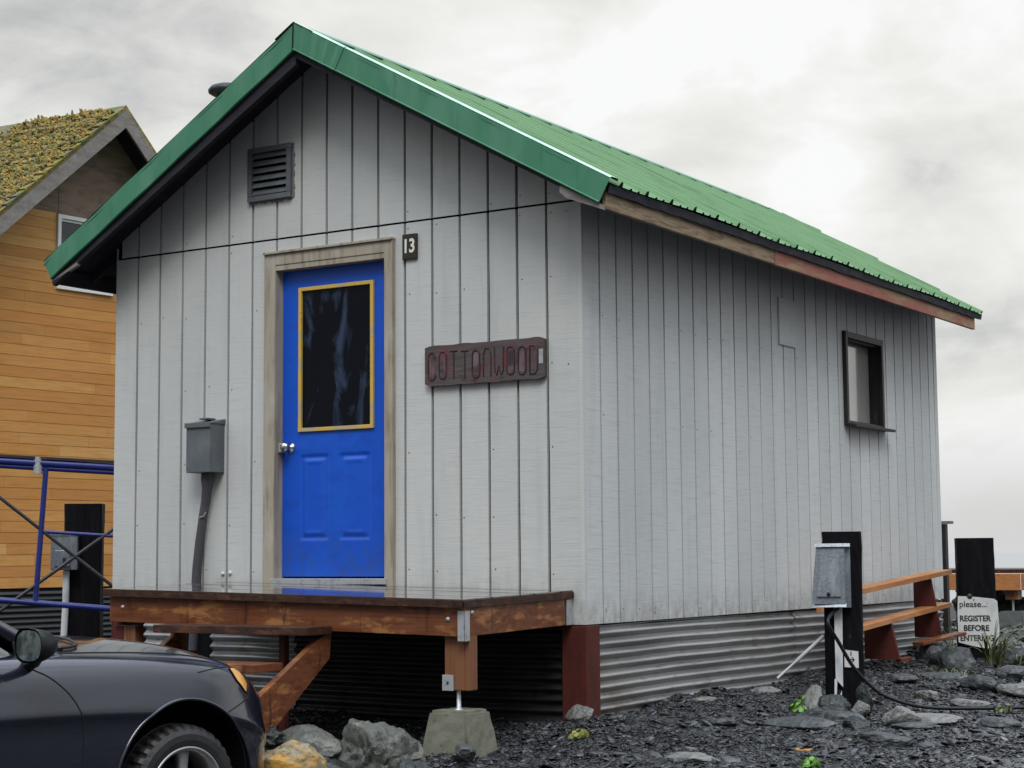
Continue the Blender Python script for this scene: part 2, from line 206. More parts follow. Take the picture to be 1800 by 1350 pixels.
# ------------------------------------------------------------------ helpers
OFF = {}
def link(o): col.objects.link(o); return o
def tag(o, label=None, cat=None, group=None, kind=None):
    if label: o['label'] = label
    if cat: o['category'] = cat
    if group: o['group'] = group
    if kind: o['kind'] = kind
    return o
def root(name, loc, label, cat, group=None, rotz=0.0):
    o = link(bpy.data.objects.new(name, None)); o.location = loc; o.rotation_euler = (0, 0, rotz); o.empty_display_size = .1
    OFF[o] = Vector(loc) if rotz == 0 else Vector((0, 0, 0))
    return tag(o, label, cat, group)
class MB:
    def __init__(s): s.v = []; s.f = []; s.sm = []; s.dark = []
    def add(s, vs, fs, smooth=False):
        k = len(s.v); s.v += [Vector(v) for v in vs]; s.f += [tuple(i + k for i in f) for f in fs]; s.sm += [smooth] * len(fs); return s
    def box(s, a, b, bev=0.0):
        x0, y0, z0 = [min(p, q) for p, q in zip(a, b)]; x1, y1, z1 = [max(p, q) for p, q in zip(a, b)]
        return s.obox(((x0 + x1) / 2, (y0 + y1) / 2, (z0 + z1) / 2), (1, 0, 0), (0, 1, 0), (0, 0, 1), (x1 - x0) / 2, (y1 - y0) / 2, (z1 - z0) / 2, bev)
    def obox(s, c, ax, ay, az, hx, hy, hz, bev=0.0):
        c = Vector(c); ax = Vector(ax).normalized(); ay = Vector(ay).normalized(); az = Vector(az).normalized()
        if bev <= 0:
            vs = [c + ax * hx * i + ay * hy * j + az * hz * k for k in (-1, 1) for j in (-1, 1) for i in (-1, 1)]
            return s.add(vs, [(0, 2, 3, 1), (4, 5, 7, 6), (0, 1, 5, 4), (2, 6, 7, 3), (0, 4, 6, 2), (1, 3, 7, 5)])
        bm = bmesh.new(); bmesh.ops.create_cube(bm, size=2)
        for v in bm.verts: v.co = Vector((v.co.x * hx, v.co.y * hy, v.co.z * hz))
        bmesh.ops.bevel(bm, geom=bm.edges[:], offset=bev, segments=2, affect='EDGES', profile=.6)
        vs = [c + ax * v.co.x + ay * v.co.y + az * v.co.z for v in bm.verts]; bm.verts.index_update()
        fs = [tuple(v.index for v in f.verts) for f in bm.faces]; bm.free()
        if ax.cross(ay).dot(az) < 0: fs = [f[::-1] for f in fs]
        return s.add(vs, fs)
    def beam(s, a, b, w, h, upv=(0, 0, 1), bev=0.0):
        a = Vector(a); b = Vector(b); d = (b - a).normalized(); sd_ = d.cross(Vector(upv)).normalized(); u = sd_.cross(d)
        return s.obox((a + b) / 2, d, sd_, u, (b - a).length / 2, w / 2, h / 2, bev)
    def tube(s, pts, r, n=10, cap=True):
        pts = [Vector(p) for p in pts]; rs = r if isinstance(r, (list, tuple)) else [r] * len(pts)
        vs = []; prevu = None
        for i, p in enumerate(pts):
            d = (pts[min(i + 1, len(pts) - 1)] - pts[max(i - 1, 0)]).normalized()
            if prevu is None: u = d.orthogonal().normalized()
            else: u = (prevu - d * prevu.dot(d)); u = u.normalized() if u.length > 1e-6 else d.orthogonal().normalized()
            prevu = u; w = d.cross(u)
            vs += [p + (u * math.cos(2 * math.pi * k / n) + w * math.sin(2 * math.pi * k / n)) * rs[i] for k in range(n)]
        fs = [(i * n + k, i * n + (k + 1) % n, (i + 1) * n + (k + 1) % n, (i + 1) * n + k) for i in range(len(pts) - 1) for k in range(n)]
        s.add(vs, fs, True)
        if cap: s.add(vs[:n], [tuple(range(n))[::-1]]); s.add(vs[-n:], [tuple(range(n))])
        return s
    def lathe(s, prof, c, axis=(0, 0, 1), n=32, smooth=True):
        ax = Vector(axis).normalized(); u = ax.orthogonal().normalized(); w = ax.cross(u); c = Vector(c); m = len(prof)
        vs = [c + ax * z + (u * math.cos(2 * math.pi * k / n) + w * math.sin(2 * math.pi * k / n)) * r for k in range(n) for (r, z) in prof]
        fs = [(k * m + i, ((k + 1) % n) * m + i, ((k + 1) % n) * m + i + 1, k * m + i + 1) for k in range(n) for i in range(m - 1)]
        return s.add(vs, fs, smooth)
    def prism(s, poly, d):
        """closed polygon extruded along vector d"""
        n = len(poly); p = [Vector(q) for q in poly]; d = Vector(d)
        nn = sum(((p[(i + 1) % n] - p[0]).cross(p[(i + 2) % n] - p[0]) for i in range(n - 2)), Vector())
        if nn.dot(d) < 0: p = p[::-1]
        vs = p + [q + d for q in p]
        return s.add(vs, [tuple(range(n))[::-1], tuple(range(n, 2 * n))] + [(i, (i + 1) % n, n + (i + 1) % n, n + i) for i in range(n)])
    def build(s, name, m, parent=None, label=None, recalc=False):
        me = bpy.data.meshes.new(name); off = Vector((0, 0, 0))
        q = parent
        while q is not None:
            if q in OFF: off = OFF[q]; break
            q = q.parent
        me.from_pydata([tuple(v - off) for v in s.v], [], s.f); me.update()
        me.polygons.foreach_set('use_smooth', s.sm)
        if recalc:
            bm = bmesh.new(); bm.from_mesh(me); bmesh.ops.recalc_face_normals(bm, faces=bm.faces[:]); bm.to_mesh(me); bm.free()
        me.materials.append(m)
        if s.dark:
            me.materials.append(GROOVE)
            for i in s.dark: me.polygons[i].material_index = 1
        o = link(bpy.data.objects.new(name, me)); o.parent = parent
        if label: o['label'] = label
        return o
def each(mb, name, m, parent):
    """build every add() of mb (a loose piece) as an object of its own"""
    n = len(mb.v); par = list(range(n))
    def fnd(i):
        while par[i] != i: par[i] = par[par[i]]; i = par[i]
        return i
    for f in mb.f:
        for i in f[1:]: par[fnd(i)] = fnd(f[0])
    gr = {}
    for k, f in enumerate(mb.f): gr.setdefault(fnd(f[0]), []).append(k)
    for ks in gr.values():
        q = MB(); idx = {}
        for k in ks:
            for i in mb.f[k]:
                if i not in idx: idx[i] = len(q.v); q.v.append(mb.v[i])
            q.f.append(tuple(idx[i] for i in mb.f[k])); q.sm.append(mb.sm[k])
        q.build(name, m, parent)
def textmesh(name, body, size, m, parent, origin, right, upv, ext=.002, offset=.0, align='LEFT', xs=1.0, spacing=1.0):
    cu = bpy.data.curves.new(name, 'FONT'); cu.body = body; cu.size = size; cu.extrude = ext; cu.offset = offset; cu.align_x = align; cu.space_line = spacing
    t = bpy.data.objects.new('tmp', cu); link(t); dg = bpy.context.evaluated_depsgraph_get(); me = bpy.data.meshes.new_from_object(t.evaluated_get(dg)); bpy.data.objects.remove(t)
    r_ = Vector(right).normalized(); u_ = Vector(upv).normalized(); n_ = r_.cross(u_); O = Vector(origin) - OFF.get(parent, Vector())
    for v in me.vertices: v.co = O + r_ * v.co.x * xs + u_ * v.co.y + n_ * v.co.z
    me.materials.clear(); me.materials.append(m); o = link(bpy.data.objects.new(name, me)); o.parent = parent; return o

# ------------------------------------------------------------------ ground
GP = np.array([(0, 0, -.53), (.1, 1.5, -.475), (.1, 3.3, -.465), (.1, 5.8, -.38), (-.15, -1.0, -.62), (-3.7, 0, -.6), (-2, 0, -.56), (.8, 1.65, -.57), (.55, 5.1, -.44), (1, -.9, -.65), (2.5, -.1, -.65),
               (-.6, -1.5, -.80), (.2, -1.75, -.80), (-.5, -2.7, -.965), (-2.2, -2, -.95), (-2, -5, -1.03), (0, -5, -1.03), (2.5, -3, -.85), (5, -9, -1.15), (4, 2, -.64), (4, 8, -.5), (0, 12, -.45), (-1, 13, -.47), (3, 20, -.45), (-3, 22, -.5),
               (-10, 5, -.5), (-6, 2, -.55), (-8, -5, -1.0), (10, 0, -.7), (10, 15, -.5), (-14, 20, -.5), (2, -14, -1.2), (-12, -14, -1.2), (14, -14, -1.2), (1.7, 1.3, -.6), (2.2, 4, -.55)])
def gz(x, y):
    x = np.asarray(x, float); y = np.asarray(y, float)
    w = 1 / (((x[..., None] - GP[:, 0]) ** 2 + (y[..., None] - GP[:, 1]) ** 2 + .05) ** 1.7)
    z = (w * GP[:, 2]).sum(-1) / w.sum(-1)
    drop = np.clip(y - 23 - .3 * np.sin(x), 0, None)
    return z - np.minimum(drop * .22, 3.2)
def G(x, y): return float(gz(np.array([x]), np.array([y]))[0])
def axisvals(a, b, step, lo, hi):
    v = list(np.arange(a, b, step)); s_ = step; x = a
    while x > lo: s_ *= 1.22; x -= s_; v.insert(0, x)
    s_ = step; x = v[-1]
    while x < hi: s_ *= 1.22; x += s_; v.append(x)
    return np.array(v)
xs = axisvals(-3.2, 4.2, .05, -320, 320); ys = axisvals(-3.2, 9, .05, -320, 45)
XX, YY = np.meshgrid(xs, ys); ZZ = gz(XX, YY)
near = (XX > -3.5) & (XX < 4.6) & (YY > -3.5) & (YY < 9.6)
bumpz = np.zeros_like(ZZ)
for i in range(ZZ.shape[0]):
    for j in np.nonzero(near[i])[0]:
        p = Vector((XX[i, j], YY[i, j], 0)); bumpz[i, j] = .035 * noise.noise(p * 1.7) + .022 * noise.noise(p * 5) + .012 * noise.noise(p * 14)
ZZ = ZZ + bumpz
nx, ny = len(xs), len(ys)
me = bpy.data.meshes.new('ground'); me.from_pydata(np.stack([XX.ravel(), YY.ravel(), ZZ.ravel()], 1).tolist(), [], [(j * nx + i, j * nx + i + 1, (j + 1) * nx + i + 1, (j + 1) * nx + i) for j in range(ny - 1) for i in range(nx - 1)]); me.update()
me.polygons.foreach_set('use_smooth', [True] * len(me.polygons)); me.materials.append(SOIL)
tag(link(bpy.data.objects.new('ground', me)), kind='structure')
tag(MB().add([(-6000, 22, -2.2), (6000, 22, -2.2), (6000, 9000, -2.2), (-6000, 9000, -2.2)], [(0, 1, 2, 3)]).build('sea', WATER), kind='structure')

def chips(name, m, X, Y, Zf, S, flat=.35, tilt=.35, kind='stuff', nside=6, rnd=RNG, normal=None):
    n = len(X); ang = np.linspace(0, 2 * np.pi, nside, endpoint=False)[None, :] + rnd.uniform(-.35, .35, (n, nside)) + rnd.uniform(0, 6.28, (n, 1))
    rr = rnd.uniform(.65, 1.15, (n, nside)); asp = rnd.uniform(.45, 1.0, (n, 1)); th = rnd.uniform(0, np.pi, (n, 1))
    px = np.cos(ang) * rr; py = np.sin(ang) * rr * asp
    qx = px * np.cos(th) - py * np.sin(th); qy = px * np.sin(th) + py * np.cos(th)
    h = (S * flat * rnd.uniform(.5, 1.4, n))[:, None]; s_ = S[:, None]
    rings = []
    for sc, hz_ in ((.92, -.6), (1.0, .15), (.78, .55)):
        rings.append(np.stack([qx * sc * s_, qy * sc * s_, np.ones_like(qx) * hz_ * h], -1))
    V = np.concatenate(rings, 1)
    t1 = rnd.normal(0, tilt, n); t2 = rnd.normal(0, tilt, n)
    z = V[..., 2] + V[..., 0] * np.tan(np.clip(t1, -1, 1))[:, None] + V[..., 1] * np.tan(np.clip(t2, -1, 1))[:, None]
    if normal is None: W = np.stack([V[..., 0] + X[:, None], V[..., 1] + Y[:, None], z + Zf[:, None]], -1)
    else:
        a1, a2, a3 = normal; W = V[..., 0:1] * a1 + V[..., 1:2] * a2 + z[..., None] * a3 + np.stack([X, Y, Zf], -1)[:, None, :]
    k = nside; base = []
    for r_ in range(2):
        for i in range(k): j = (i + 1) % k; base.append((r_ * k + i, r_ * k + j, (r_ + 1) * k + j, (r_ + 1) * k + i))
    quads = (np.array(base)[None] + (np.arange(n) * 3 * k)[:, None, None]).reshape(-1, 4)
    caps = (np.arange(2 * k, 3 * k)[None] + (np.arange(n) * 3 * k)[:, None])
    me = bpy.data.meshes.new(name); me.vertices.add(n * 3 * k); me.vertices.foreach_set('co', W.reshape(-1))
    nl = quads.size + caps.size; me.loops.add(nl); me.loops.foreach_set('vertex_index', np.concatenate([quads.ravel(), caps.ravel()]).astype(np.int32))
    np_ = len(quads) + n; me.polygons.add(np_)
    st = np.concatenate([np.arange(len(quads)) * 4, len(quads) * 4 + np.arange(n) * k]).astype(np.int32)
    me.polygons.foreach_set('loop_start', st); me.update(calc_edges=True); me.validate(); me.materials.append(m)
    o = link(bpy.data.objects.new(name, me))
    if kind: o['kind'] = kind
    return o
def onz(X, Y):
    z = gz(X, Y)
    return z + np.array([.035 * noise.noise(Vector((a, b, 0)) * 1.7) + .022 * noise.noise(Vector((a, b, 0)) * 5) + .012 * noise.noise(Vector((a, b, 0)) * 14) for a, b in zip(X, Y)])
CX, CY, CS = [], [], []
def scatter(n, x0, x1, y0, y1, lo, hi, pw=2.2, ulim=.36):
    X = RNG.uniform(x0, x1, n); Y = RNG.uniform(y0, y1, n); S = lo + (hi - lo) * RNG.uniform(0, 1, n) ** pw
    dx, dy, dz = X - CAM.x, Y - CAM.y, gz(X, Y) - CAM.z
    dep = dx * c_f.x + dy * c_f.y + dz * c_f.z; u = (dx * c_r.x + dy * c_r.y + dz * c_r.z) / dep
    ok = (dep > (5 if ulim < 1 else -99)) & (np.abs(u) < ulim) & ~((X < -.02) & (Y > .05) & (Y < 6.05) & (X > -3.7))
    CX.append(X[ok]); CY.append(Y[ok]); CS.append(S[ok])
scatter(120000, -.6, 3.6, -1.9, 3.4, .005, .021, 1.6)
scatter(8500, -.8, 3.6, -1.9, 3.4, .022, .045, 2.2)
scatter(330, .2, 3.6, -1.9, 3.4, .04, .075, 1.5)
scatter(9000, -3.7, 0, -2.4, .3, .010, .035)
scatter(42000, -.2, 4.6, 3.4, 10.0, .011, .036)
scatter(26000, -5.5, 8.5, -7.5, 4.5, .012, .034, 1.6, 1e9)
scatter(12000, -2.5, 6.5, 10.0, 24.0, .02, .07)
X = np.concatenate(CX); Y = np.concatenate(CY); S = np.concatenate(CS)
chips('slate_gravel', CHIP, X, Y, onz(X, Y) + S * .08, S, flat=.24, tilt=.24, nside=5)
bpy.data.objects['slate_gravel']['label'] = 'wet dark slate chips and gravel covering the ground'
bpy.data.objects['slate_gravel']['category'] = 'gravel'

# ------------------------------------------------------------------ the cabin
W = 3.6884; L = 6.10; GR = .2032
cabin = root('cabin', (0, 0, 0), 'grey grooved-siding cabin with a green metal roof and blue front door', 'cabin')
RX, RZ = -1.844, 3.683                # ridge
EXR, EZR = .385, 2.437                # right eave edge
EXL, EZL = -4.03, 2.392               # left eave edge
sR = (RZ - EZR) / (EXR - RX); sL = (RZ - EZL) / (RX - EXL)
def roofz(x): return RZ - (x - RX) * sR if x > RX else RZ - (RX - x) * sL
def siding(edges, grooves, zb, zt, hole, P3, gw=.0175, gd=.022):
    """boards between grooves; P3(a, depth, z) maps to 3-D; zt is a function of a; hole = (a0, a1, z0, z1) list"""
    mb = MB(); a0, a1 = edges; br = {a0, a1}
    for g in grooves: br |= {g - gw / 2, g + gw / 2}
    for h in hole: br |= {h[0], h[1]}
    if hasattr(zt, 'br'): br |= set(zt.br)
    br = sorted(b for b in br if a0 - 1e-6 <= b <= a1 + 1e-6)
    ge = {}
    for g in grooves: ge[g - gw / 2] = 1; ge[g + gw / 2] = 2
    def ex(p, z):
        if not any(abs(p - e_) < 1e-6 for e_ in ge): return p
        return p + .0022 * noise.noise(Vector((p * 37, z * 1.6, 1))) + .0012 * noise.noise(Vector((p * 37, z * 9, 5)))
    for p, q in zip(br[:-1], br[1:]):
        if q - p < 1e-5: continue
        m_ = (p + q) / 2; dp = gd if any(abs(m_ - g) < gw / 2 for g in grooves) else 0
        spans = [(zb, None)]
        for h in hole:
            if h[0] - 1e-6 <= m_ <= h[1] + 1e-6: spans = [(zb, h[2]), (h[3], None)]
        for z0, z1 in spans:
            tp, tq = (zt(p), zt(q)) if z1 is None else (z1, z1)
            if max(tp, tq) <= z0 or (z1 is not None and z1 <= z0): continue
            tp = max(tp, z0); tq = max(tq, z0); nr_ = max(1, int((max(tp, tq) - z0) / .16)); vs = []
            for k in range(nr_ + 1):
                zp = z0 + (tp - z0) * k / nr_; zq = z0 + (tq - z0) * k / nr_; a_ = ex(p, zp); b_ = ex(q, zq)
                vs += [P3(a_, dp, zp), P3(b_, dp, zq)] + ([P3(a_, 0, zp), P3(b_, 0, zq)] if dp else [])
            w_ = 4 if dp else 2; base_ = len(mb.f); fs = []
            for k in range(nr_):
                fs.append((k * w_, k * w_ + 1, (k + 1) * w_ + 1, (k + 1) * w_))
                if dp: fs += [(k * w_ + 2, k * w_, (k + 1) * w_, (k + 1) * w_ + 2), (k * w_ + 1, k * w_ + 3, (k + 1) * w_ + 3, (k + 1) * w_ + 1)]
            mb.add(vs, fs)
            if dp: mb.dark += [base_ + 3 * k for k in range(nr_)]
    return mb
front = lambda a, d, z: (a, d, z)
fg = [-(k * GR + .0308) for k in range(1, 18)]
zt0 = lambda a: min(2.434, roofz(a) - .10)
zt0.br = []
DH = (-2.256, -1.381, .235, 2.262)
siding((-W, -.022), fg, 0, zt0, [DH], front).build('front_wall', PAINT_F, cabin)
ztg = lambda a: roofz(a) - .06
ztg.br = [RX]
siding((-W + .05, -.06), fg, 2.446, ztg, [], front).build('gable_wall', PAINT_F, cabin)
MB().box((-W + .01, .024, 2.40), (-.02, .03, 2.47)).build('seam_backing', BLACKV, cabin)
MB().box((-.0215, -.006, 0), (0.004, .02, 2.5)).build('corner_strip', PAINT_F, cabin)
side = lambda a, d, z: (0 - d, a, z)
sg = [k * GR + .005 for k in range(1, 30)]
zs_ = lambda a: 2.52
WH = (4.00, 4.715, 1.395, 2.035)
siding((0.0, L), sg, 0, zs_, [WH], side).build('side_wall', PAINT_S, cabin)
siding((0.0, L), sg, 0, zs_, [], lambda a, d, z: (-W + d, a, z)).build('side_wall', PAINT_S, cabin)
siding((-W, 0), fg, 0, ztg, [], lambda a, d, z: (a, L - d, z)).build('rear_wall', PAINT_S, cabin)
MB().box((-W + .03, .03, -.02), (-.03, L - .03, 0.02)).build('floor', DARKW, cabin)
MB().box((0.0005, L - .07, 0), (.005, L + .004, 2.44)).build('corner_strip', PAINT_S, cabin)
# patch on the side wall
MB().box((0.0, 2.765, 1.865), (.012, 3.055, 2.20)).build('wall_patch', PAINT_S, cabin)
# roof metal
prof = [(-.35, 0)]
y = -.24; k = 0
RIB = .305
while y < 7.27:
    prof += [(y, 0), (y + .010, .027), (y + .032, .027), (y + .044, 0), (y + .125, 0), (y + .132, .010), (y + .146, .010), (y + .155, 0), (y + .215, 0), (y + .222, .010), (y + .236, .010), (y + .245, 0)]
    y += RIB
prof = [p for p in prof if p[0] <= 7.27] + [(7.27, 0)]
YE = 6.27
def slope(side_, m, name, par):
    mb = MB(); ex, ez = (EXR, EZR) if side_ > 0 else (EXL, EZL)
    d = Vector((ex - RX, 0, ez - RZ)); Ln = d.length; nrm = Vector((-d.z, 0, d.x)).normalized()
    if nrm.z < 0: nrm = -nrm
    vs = []
    for (yy, h) in prof:
        f = 1.0 if yy <= YE else max(0.0, (7.27 - yy) / (7.27 - YE))
        for t in (0.0, .5, 1.0):
            p = Vector((RX, yy, RZ)) + d * (t * f) + nrm * h
            p.z += .006 * math.sin(yy * 3.1 + t * 5) * (.3 + .7 * t)
            vs.append(p)
    fs = [(i * 3 + j, (i + 1) * 3 + j, (i + 1) * 3 + j + 1, i * 3 + j + 1) for i in range(len(prof) - 1) for j in range(2)]
    mb.add(vs, fs)
    return mb.build(name, m, par)
roof = root('tmp', (0, 0, 0), None, None); roof.name = 'roof'; roof.parent = cabin
del OFF[roof]
slope(1, GREEN_R, 'roof_sheet', roof); slope(-1, GREEN_R, 'roof_sheet', roof)
sc = MB()
for t in (.12, .42, .72, .95):
    for k in range(22):
        yy = -.24 + k * RIB + .07
        if yy > YE - .05: continue
        x = RX + (EXR - RX) * t; p = Vector((x, yy, roofz(x) + .006)); sc.lathe([(.0, .006), (.008, .006), (.009, 0)], p, (sR, 0, 1), 6)
each(sc, 'roof_screw', DARKP, roof)
# ridge cap resting on the ribs
rc = MB(); cw = .17
for sgn, s_ in ((1, sR), (-1, sL)):
    a = Vector((RX, 0, RZ + .034)); b = a + Vector((sgn, 0, -s_)).normalized() * cw; c_ = b + Vector((0, 0, -.008))
    P_ = [a, b, c_]
    rc.add([p + Vector((0, -.36, 0)) for p in P_] + [p + Vector((0, 6.55, 0)) for p in P_], [(0, 3, 4, 1), (1, 4, 5, 2)])
rc.build('ridge_cap', GREEN_T, roof)
# underlay, sheathing and the dark eave felt
def under(side_):
    ex, ez = (EXR, EZR) if side_ > 0 else (EXL, EZL); mb = MB()
    lo = .012; hi_ = .05; inx = ex - .035 * side_
    z_e = roofz(inx)
    poly = [(RX, RZ - lo), (inx, z_e - lo), (inx, z_e - hi_), (RX, RZ - hi_)]
    v0 = [Vector((x, -.30, z)) for x, z in poly]
    v1 = [Vector((poly[0][0], 7.2, poly[0][1])), Vector((poly[1][0], YE - .03, poly[1][1])), Vector((poly[2][0], YE - .03, poly[2][1])), Vector((poly[3][0], 7.2, poly[3][1]))]
    mb.add(v0 + v1, [(0, 1, 2, 3), (7, 6, 5, 4), (0, 4, 5, 1), (1, 5, 6, 2), (2, 6, 7, 3), (3, 7, 4, 0)])
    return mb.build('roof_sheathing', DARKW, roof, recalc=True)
under(1); under(-1)
fe = MB(); rnd = random.Random(3); yy = -.32; pts = []
while yy < YE: pts.append((yy, rnd.uniform(-.0035, .0035))); yy += .09
for (a, ja), (b, jb) in zip(pts[:-1], pts[1:]):
    fe.add([(EXR - .012 + ja * .4, a, EZR - .004), (EXR - .012 + jb * .4, b, EZR - .004), (EXR - .024 + jb, b, EZR - .052 + jb), (EXR - .024 + ja, a, EZR - .052 + ja)], [(0, 1, 2, 3)])
    fe.add([(EXR - .024 + ja, a, EZR - .052 + ja), (EXR - .024 + jb, b, EZR - .052 + jb), (EXR - .05, b, EZR - .03), (EXR - .05, a, EZR - .03)], [(0, 1, 2, 3)])
fe.build('eave_felt', FELT, roof)
# fascia boards
def yeave(x): return x
MB().box((.315, -.31, 2.296), (.343, 1.955, 2.415), .003).build('fascia_board', FASC_RAW, cabin, 'raw weathered fascia board at the near half of the eave')
MB().box((.317, 1.96, 2.292), (.345, 6.13, 2.415), .003).build('fascia_board', FASC_RED, cabin, 'faded red fascia board at the far half of the eave')
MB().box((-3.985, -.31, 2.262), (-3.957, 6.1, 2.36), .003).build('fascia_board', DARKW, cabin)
# rafter tails and lookouts seen under the eave
for k in range(11): 
    y0 = .02 + k * .6
    for sgn in (1, -1):
        rf = MB(); xa = 0.0 if sgn > 0 else -W; xb = .31 if sgn > 0 else -3.95
        rf.prism([(xa, y0, roofz(xa) - .052), (xb, y0, roofz(xb) - .052), (xb, y0, roofz(xb) - .13), (xa, y0, roofz(xa) - .15)], (0, .038, 0))
        rf.build('rafter', DARKW, roof)
# barge rafters behind the green trim
bt = .15
for sgn, ex, nm in ((1, .31, 'barge_rafter'), (-1, -3.95, 'barge_rafter')):
    MB().prism([(RX, -.335, RZ - .055), (ex, -.335, roofz(ex) - .055), (ex, -.335, roofz(ex) - (.195 if sgn < 0 else .168)), (RX, -.335, RZ - (.235 if sgn < 0 else .190))], (0, .04, 0)).build(nm, DARKW, cabin)
MB().prism([(.06, -.338, roofz(.06) - .16), (.335, -.338, roofz(.335) - .15), (.335, -.338, roofz(.335) - .175), (.10, -.338, roofz(.10) - .215), (.06, -.338, roofz(.06) - .2)], (0, .03, 0)).build('eave_return', GREYW, cabin, 'pale board end under the right end of the green trim')
MB().prism([(-3.96, -.338, roofz(-3.96) - .15), (-3.72, -.338, roofz(-3.72) - .19), (-3.72, -.338, roofz(-3.72) - .215), (-3.96, -.338, roofz(-3.96) - .165)], (0, .03, 0)).build('eave_return', GREYW, cabin)
# gable soffit between rafter and wall
for sgn, ex in ((1, .31), (-1, -3.95)):
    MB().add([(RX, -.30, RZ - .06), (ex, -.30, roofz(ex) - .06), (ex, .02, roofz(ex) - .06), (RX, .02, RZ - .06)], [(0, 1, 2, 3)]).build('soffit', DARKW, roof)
# green rake trim: a face and a lip turned over the roof, plus a small drip at the bottom
def rake(x0, x1, yf, name, label=None):
    mb = MB(); z0, z1 = roofz(x0) + .022, roofz(x1) + .022
    if name == 'x': return
    d = Vector((x1 - x0, 0, z1 - z0)).normalized(); nn = Vector((-d.z, 0, d.x)); nn = nn if nn.z > 0 else -nn
    hgt = .138
    a = Vector((x0, yf, z0)); b = Vector((x1, yf, z1))
    e0 = Vector((0, 0, -1)) if abs(x0 - RX) < .01 else -nn; e1 = Vector((0, 0, -1)) if abs(x1 - RX) < .01 else -nn
    h0 = hgt / abs(e0.dot(nn)); h1 = hgt / abs(e1.dot(nn))
    rows = [(a + Vector((0, .10, 0)) - nn * .004, b + Vector((0, .10, 0)) - nn * .004), (a + Vector((0, .007, 0)) + nn * .001, b + Vector((0, .007, 0)) + nn * .001), (a, b), (a + e0 * h0, b + e1 * h1),
            (a + e0 * (h0 + .006) + Vector((0, -.010, 0)), b + e1 * (h1 + .006) + Vector((0, -.010, 0))), (a + e0 * (h0 + .012) + Vector((0, -.004, 0)), b + e1 * (h1 + .012) + Vector((0, -.004, 0))), (a + e0 * (h0 + .008) + Vector((0, .02, 0)), b + e1 * (h1 + .008) + Vector((0, .02, 0)))]
    n_ = 14; vs = []
    for k in range(n_ + 1):
        t = k / n_; wob = .004 * math.sin(k * 1.9 + x0)
        for r_, (p, q) in enumerate(rows): vs.append(p.lerp(q, t) + Vector((0, wob if r_ > 1 else 0, 0)))
    lp = MB(); w0 = nn * .012
    lp.add([a + nn * .004 + Vector((0, -.001, 0)), b + nn * .004 + Vector((0, -.001, 0)), b + w0 + Vector((0, .012, 0)), a + w0 + Vector((0, .012, 0)), b + w0 + Vector((0, .085, 0)), a + w0 + Vector((0, .085, 0)), b + nn * -.004 + Vector((0, .092, 0)), a + nn * -.004 + Vector((0, .092, 0))], [(0, 1, 2, 3), (3, 2, 4, 5), (5, 4, 6, 7)])
    lip = lp
    m_ = len(rows)
    mb.add(vs, [(k * m_ + r_, (k + 1) * m_ + r_, (k + 1) * m_ + r_ + 1, k * m_ + r_ + 1) for k in range(n_) for r_ in range(m_ - 1)])
    o_ = mb.build(name, GREEN_T, cabin, label); lip.build('trim_lip', LIP, o_, recalc=False); return o_
rake(EXL, RX, -.350, 'rake_trim'); rake(RX, -1.45, -.356, 'rake_trim', 'short overlapping piece of green trim at the peak'); rake(-1.47, EXR + .005, -.350, 'rake_trim')
MB().prism([(RX - .004, -.362, RZ + .02), (RX + .006, -.362, RZ + .02), (RX + .002, -.362, RZ - .145), (RX - .01, -.362, RZ - .145)], (0, .005, 0)).build('trim_joint', SEAM, cabin)
# stovepipe with cap on the left slope
sp = MB(); sp.lathe([(.075, -.62), (.075, -.06)], (-2.86, .18, 3.56), n=20); sp.build('stovepipe', DARKP, cabin)
MB().lathe([(.0, .035), (.06, .03), (.11, .012), (.128, -.012), (.125, -.03), (.10, -.045), (.0, -.05)], (-2.86, .18, 3.56), n=24).build('stovepipe_cap', DARKP, cabin)
# gable vent
vf = MB(); vx0, vx1, vz0, vz1 = -2.495, -2.135, 2.70, 3.055
for a, b in (((vx0, -.03, vz0), (vx1, .01, vz0 + .035)), ((vx0, -.03, vz1 - .035), (vx1, .01, vz1)), ((vx0, -.03, vz0 + .036), (vx0 + .035, .01, vz1 - .036)), ((vx1 - .035, -.03, vz0 + .036), (vx1, .01, vz1 - .036))): vf.box(a, b, .003)
vent = vf.build('gable_vent', GREYB, cabin)
MB().box((vx0 + .03, -.002, vz0 + .03), (vx1 - .03, .003, vz1 - .03)).build('vent_mesh', BLACKV, vent)
for k in range(6):
    z = vz0 + .045 + k * .048
    MB().add([(vx0 + .036, -.026, z), (vx1 - .036, -.026, z), (vx1 - .036, -.004, z + .034), (vx0 + .036, -.004, z + .034), (vx0 + .036, -.026, z - .004), (vx1 - .036, -.026, z - .004), (vx1 - .036, -.004, z + .030), (vx0 + .036, -.004, z + .030)], [(0, 1, 2, 3), (7, 6, 5, 4), (0, 4, 5, 1)]).build('louvre', GREYB, vent)
ck = MB(); rnd = random.Random(5)
for k in range(26):
    t = k / 26; zz = vz0 + (vz1 - vz0) * t; ck.box((vx1 - .002, -.006, zz), (vx1 + rnd.uniform(.006, .02), .001, zz + .015)); ck.box((vx0 + (vx1 - vx0) * t, -.006, vz0 - rnd.uniform(.004, .018)), (vx0 + (vx1 - vx0) * (t + .04), .001, vz0 + .002))
ck.build('caulking', GREYW, vent)
# door frame, door
DX0, DX1, DZ0, DZ1 = -2.250, -1.386, .272, 2.228
fr = MB()
fr.box((-2.342, -.035, .222), (-2.252, .004, 2.335), .004); fr.box((-1.384, -.035, .205), (-1.322, .004, 2.335), .004)

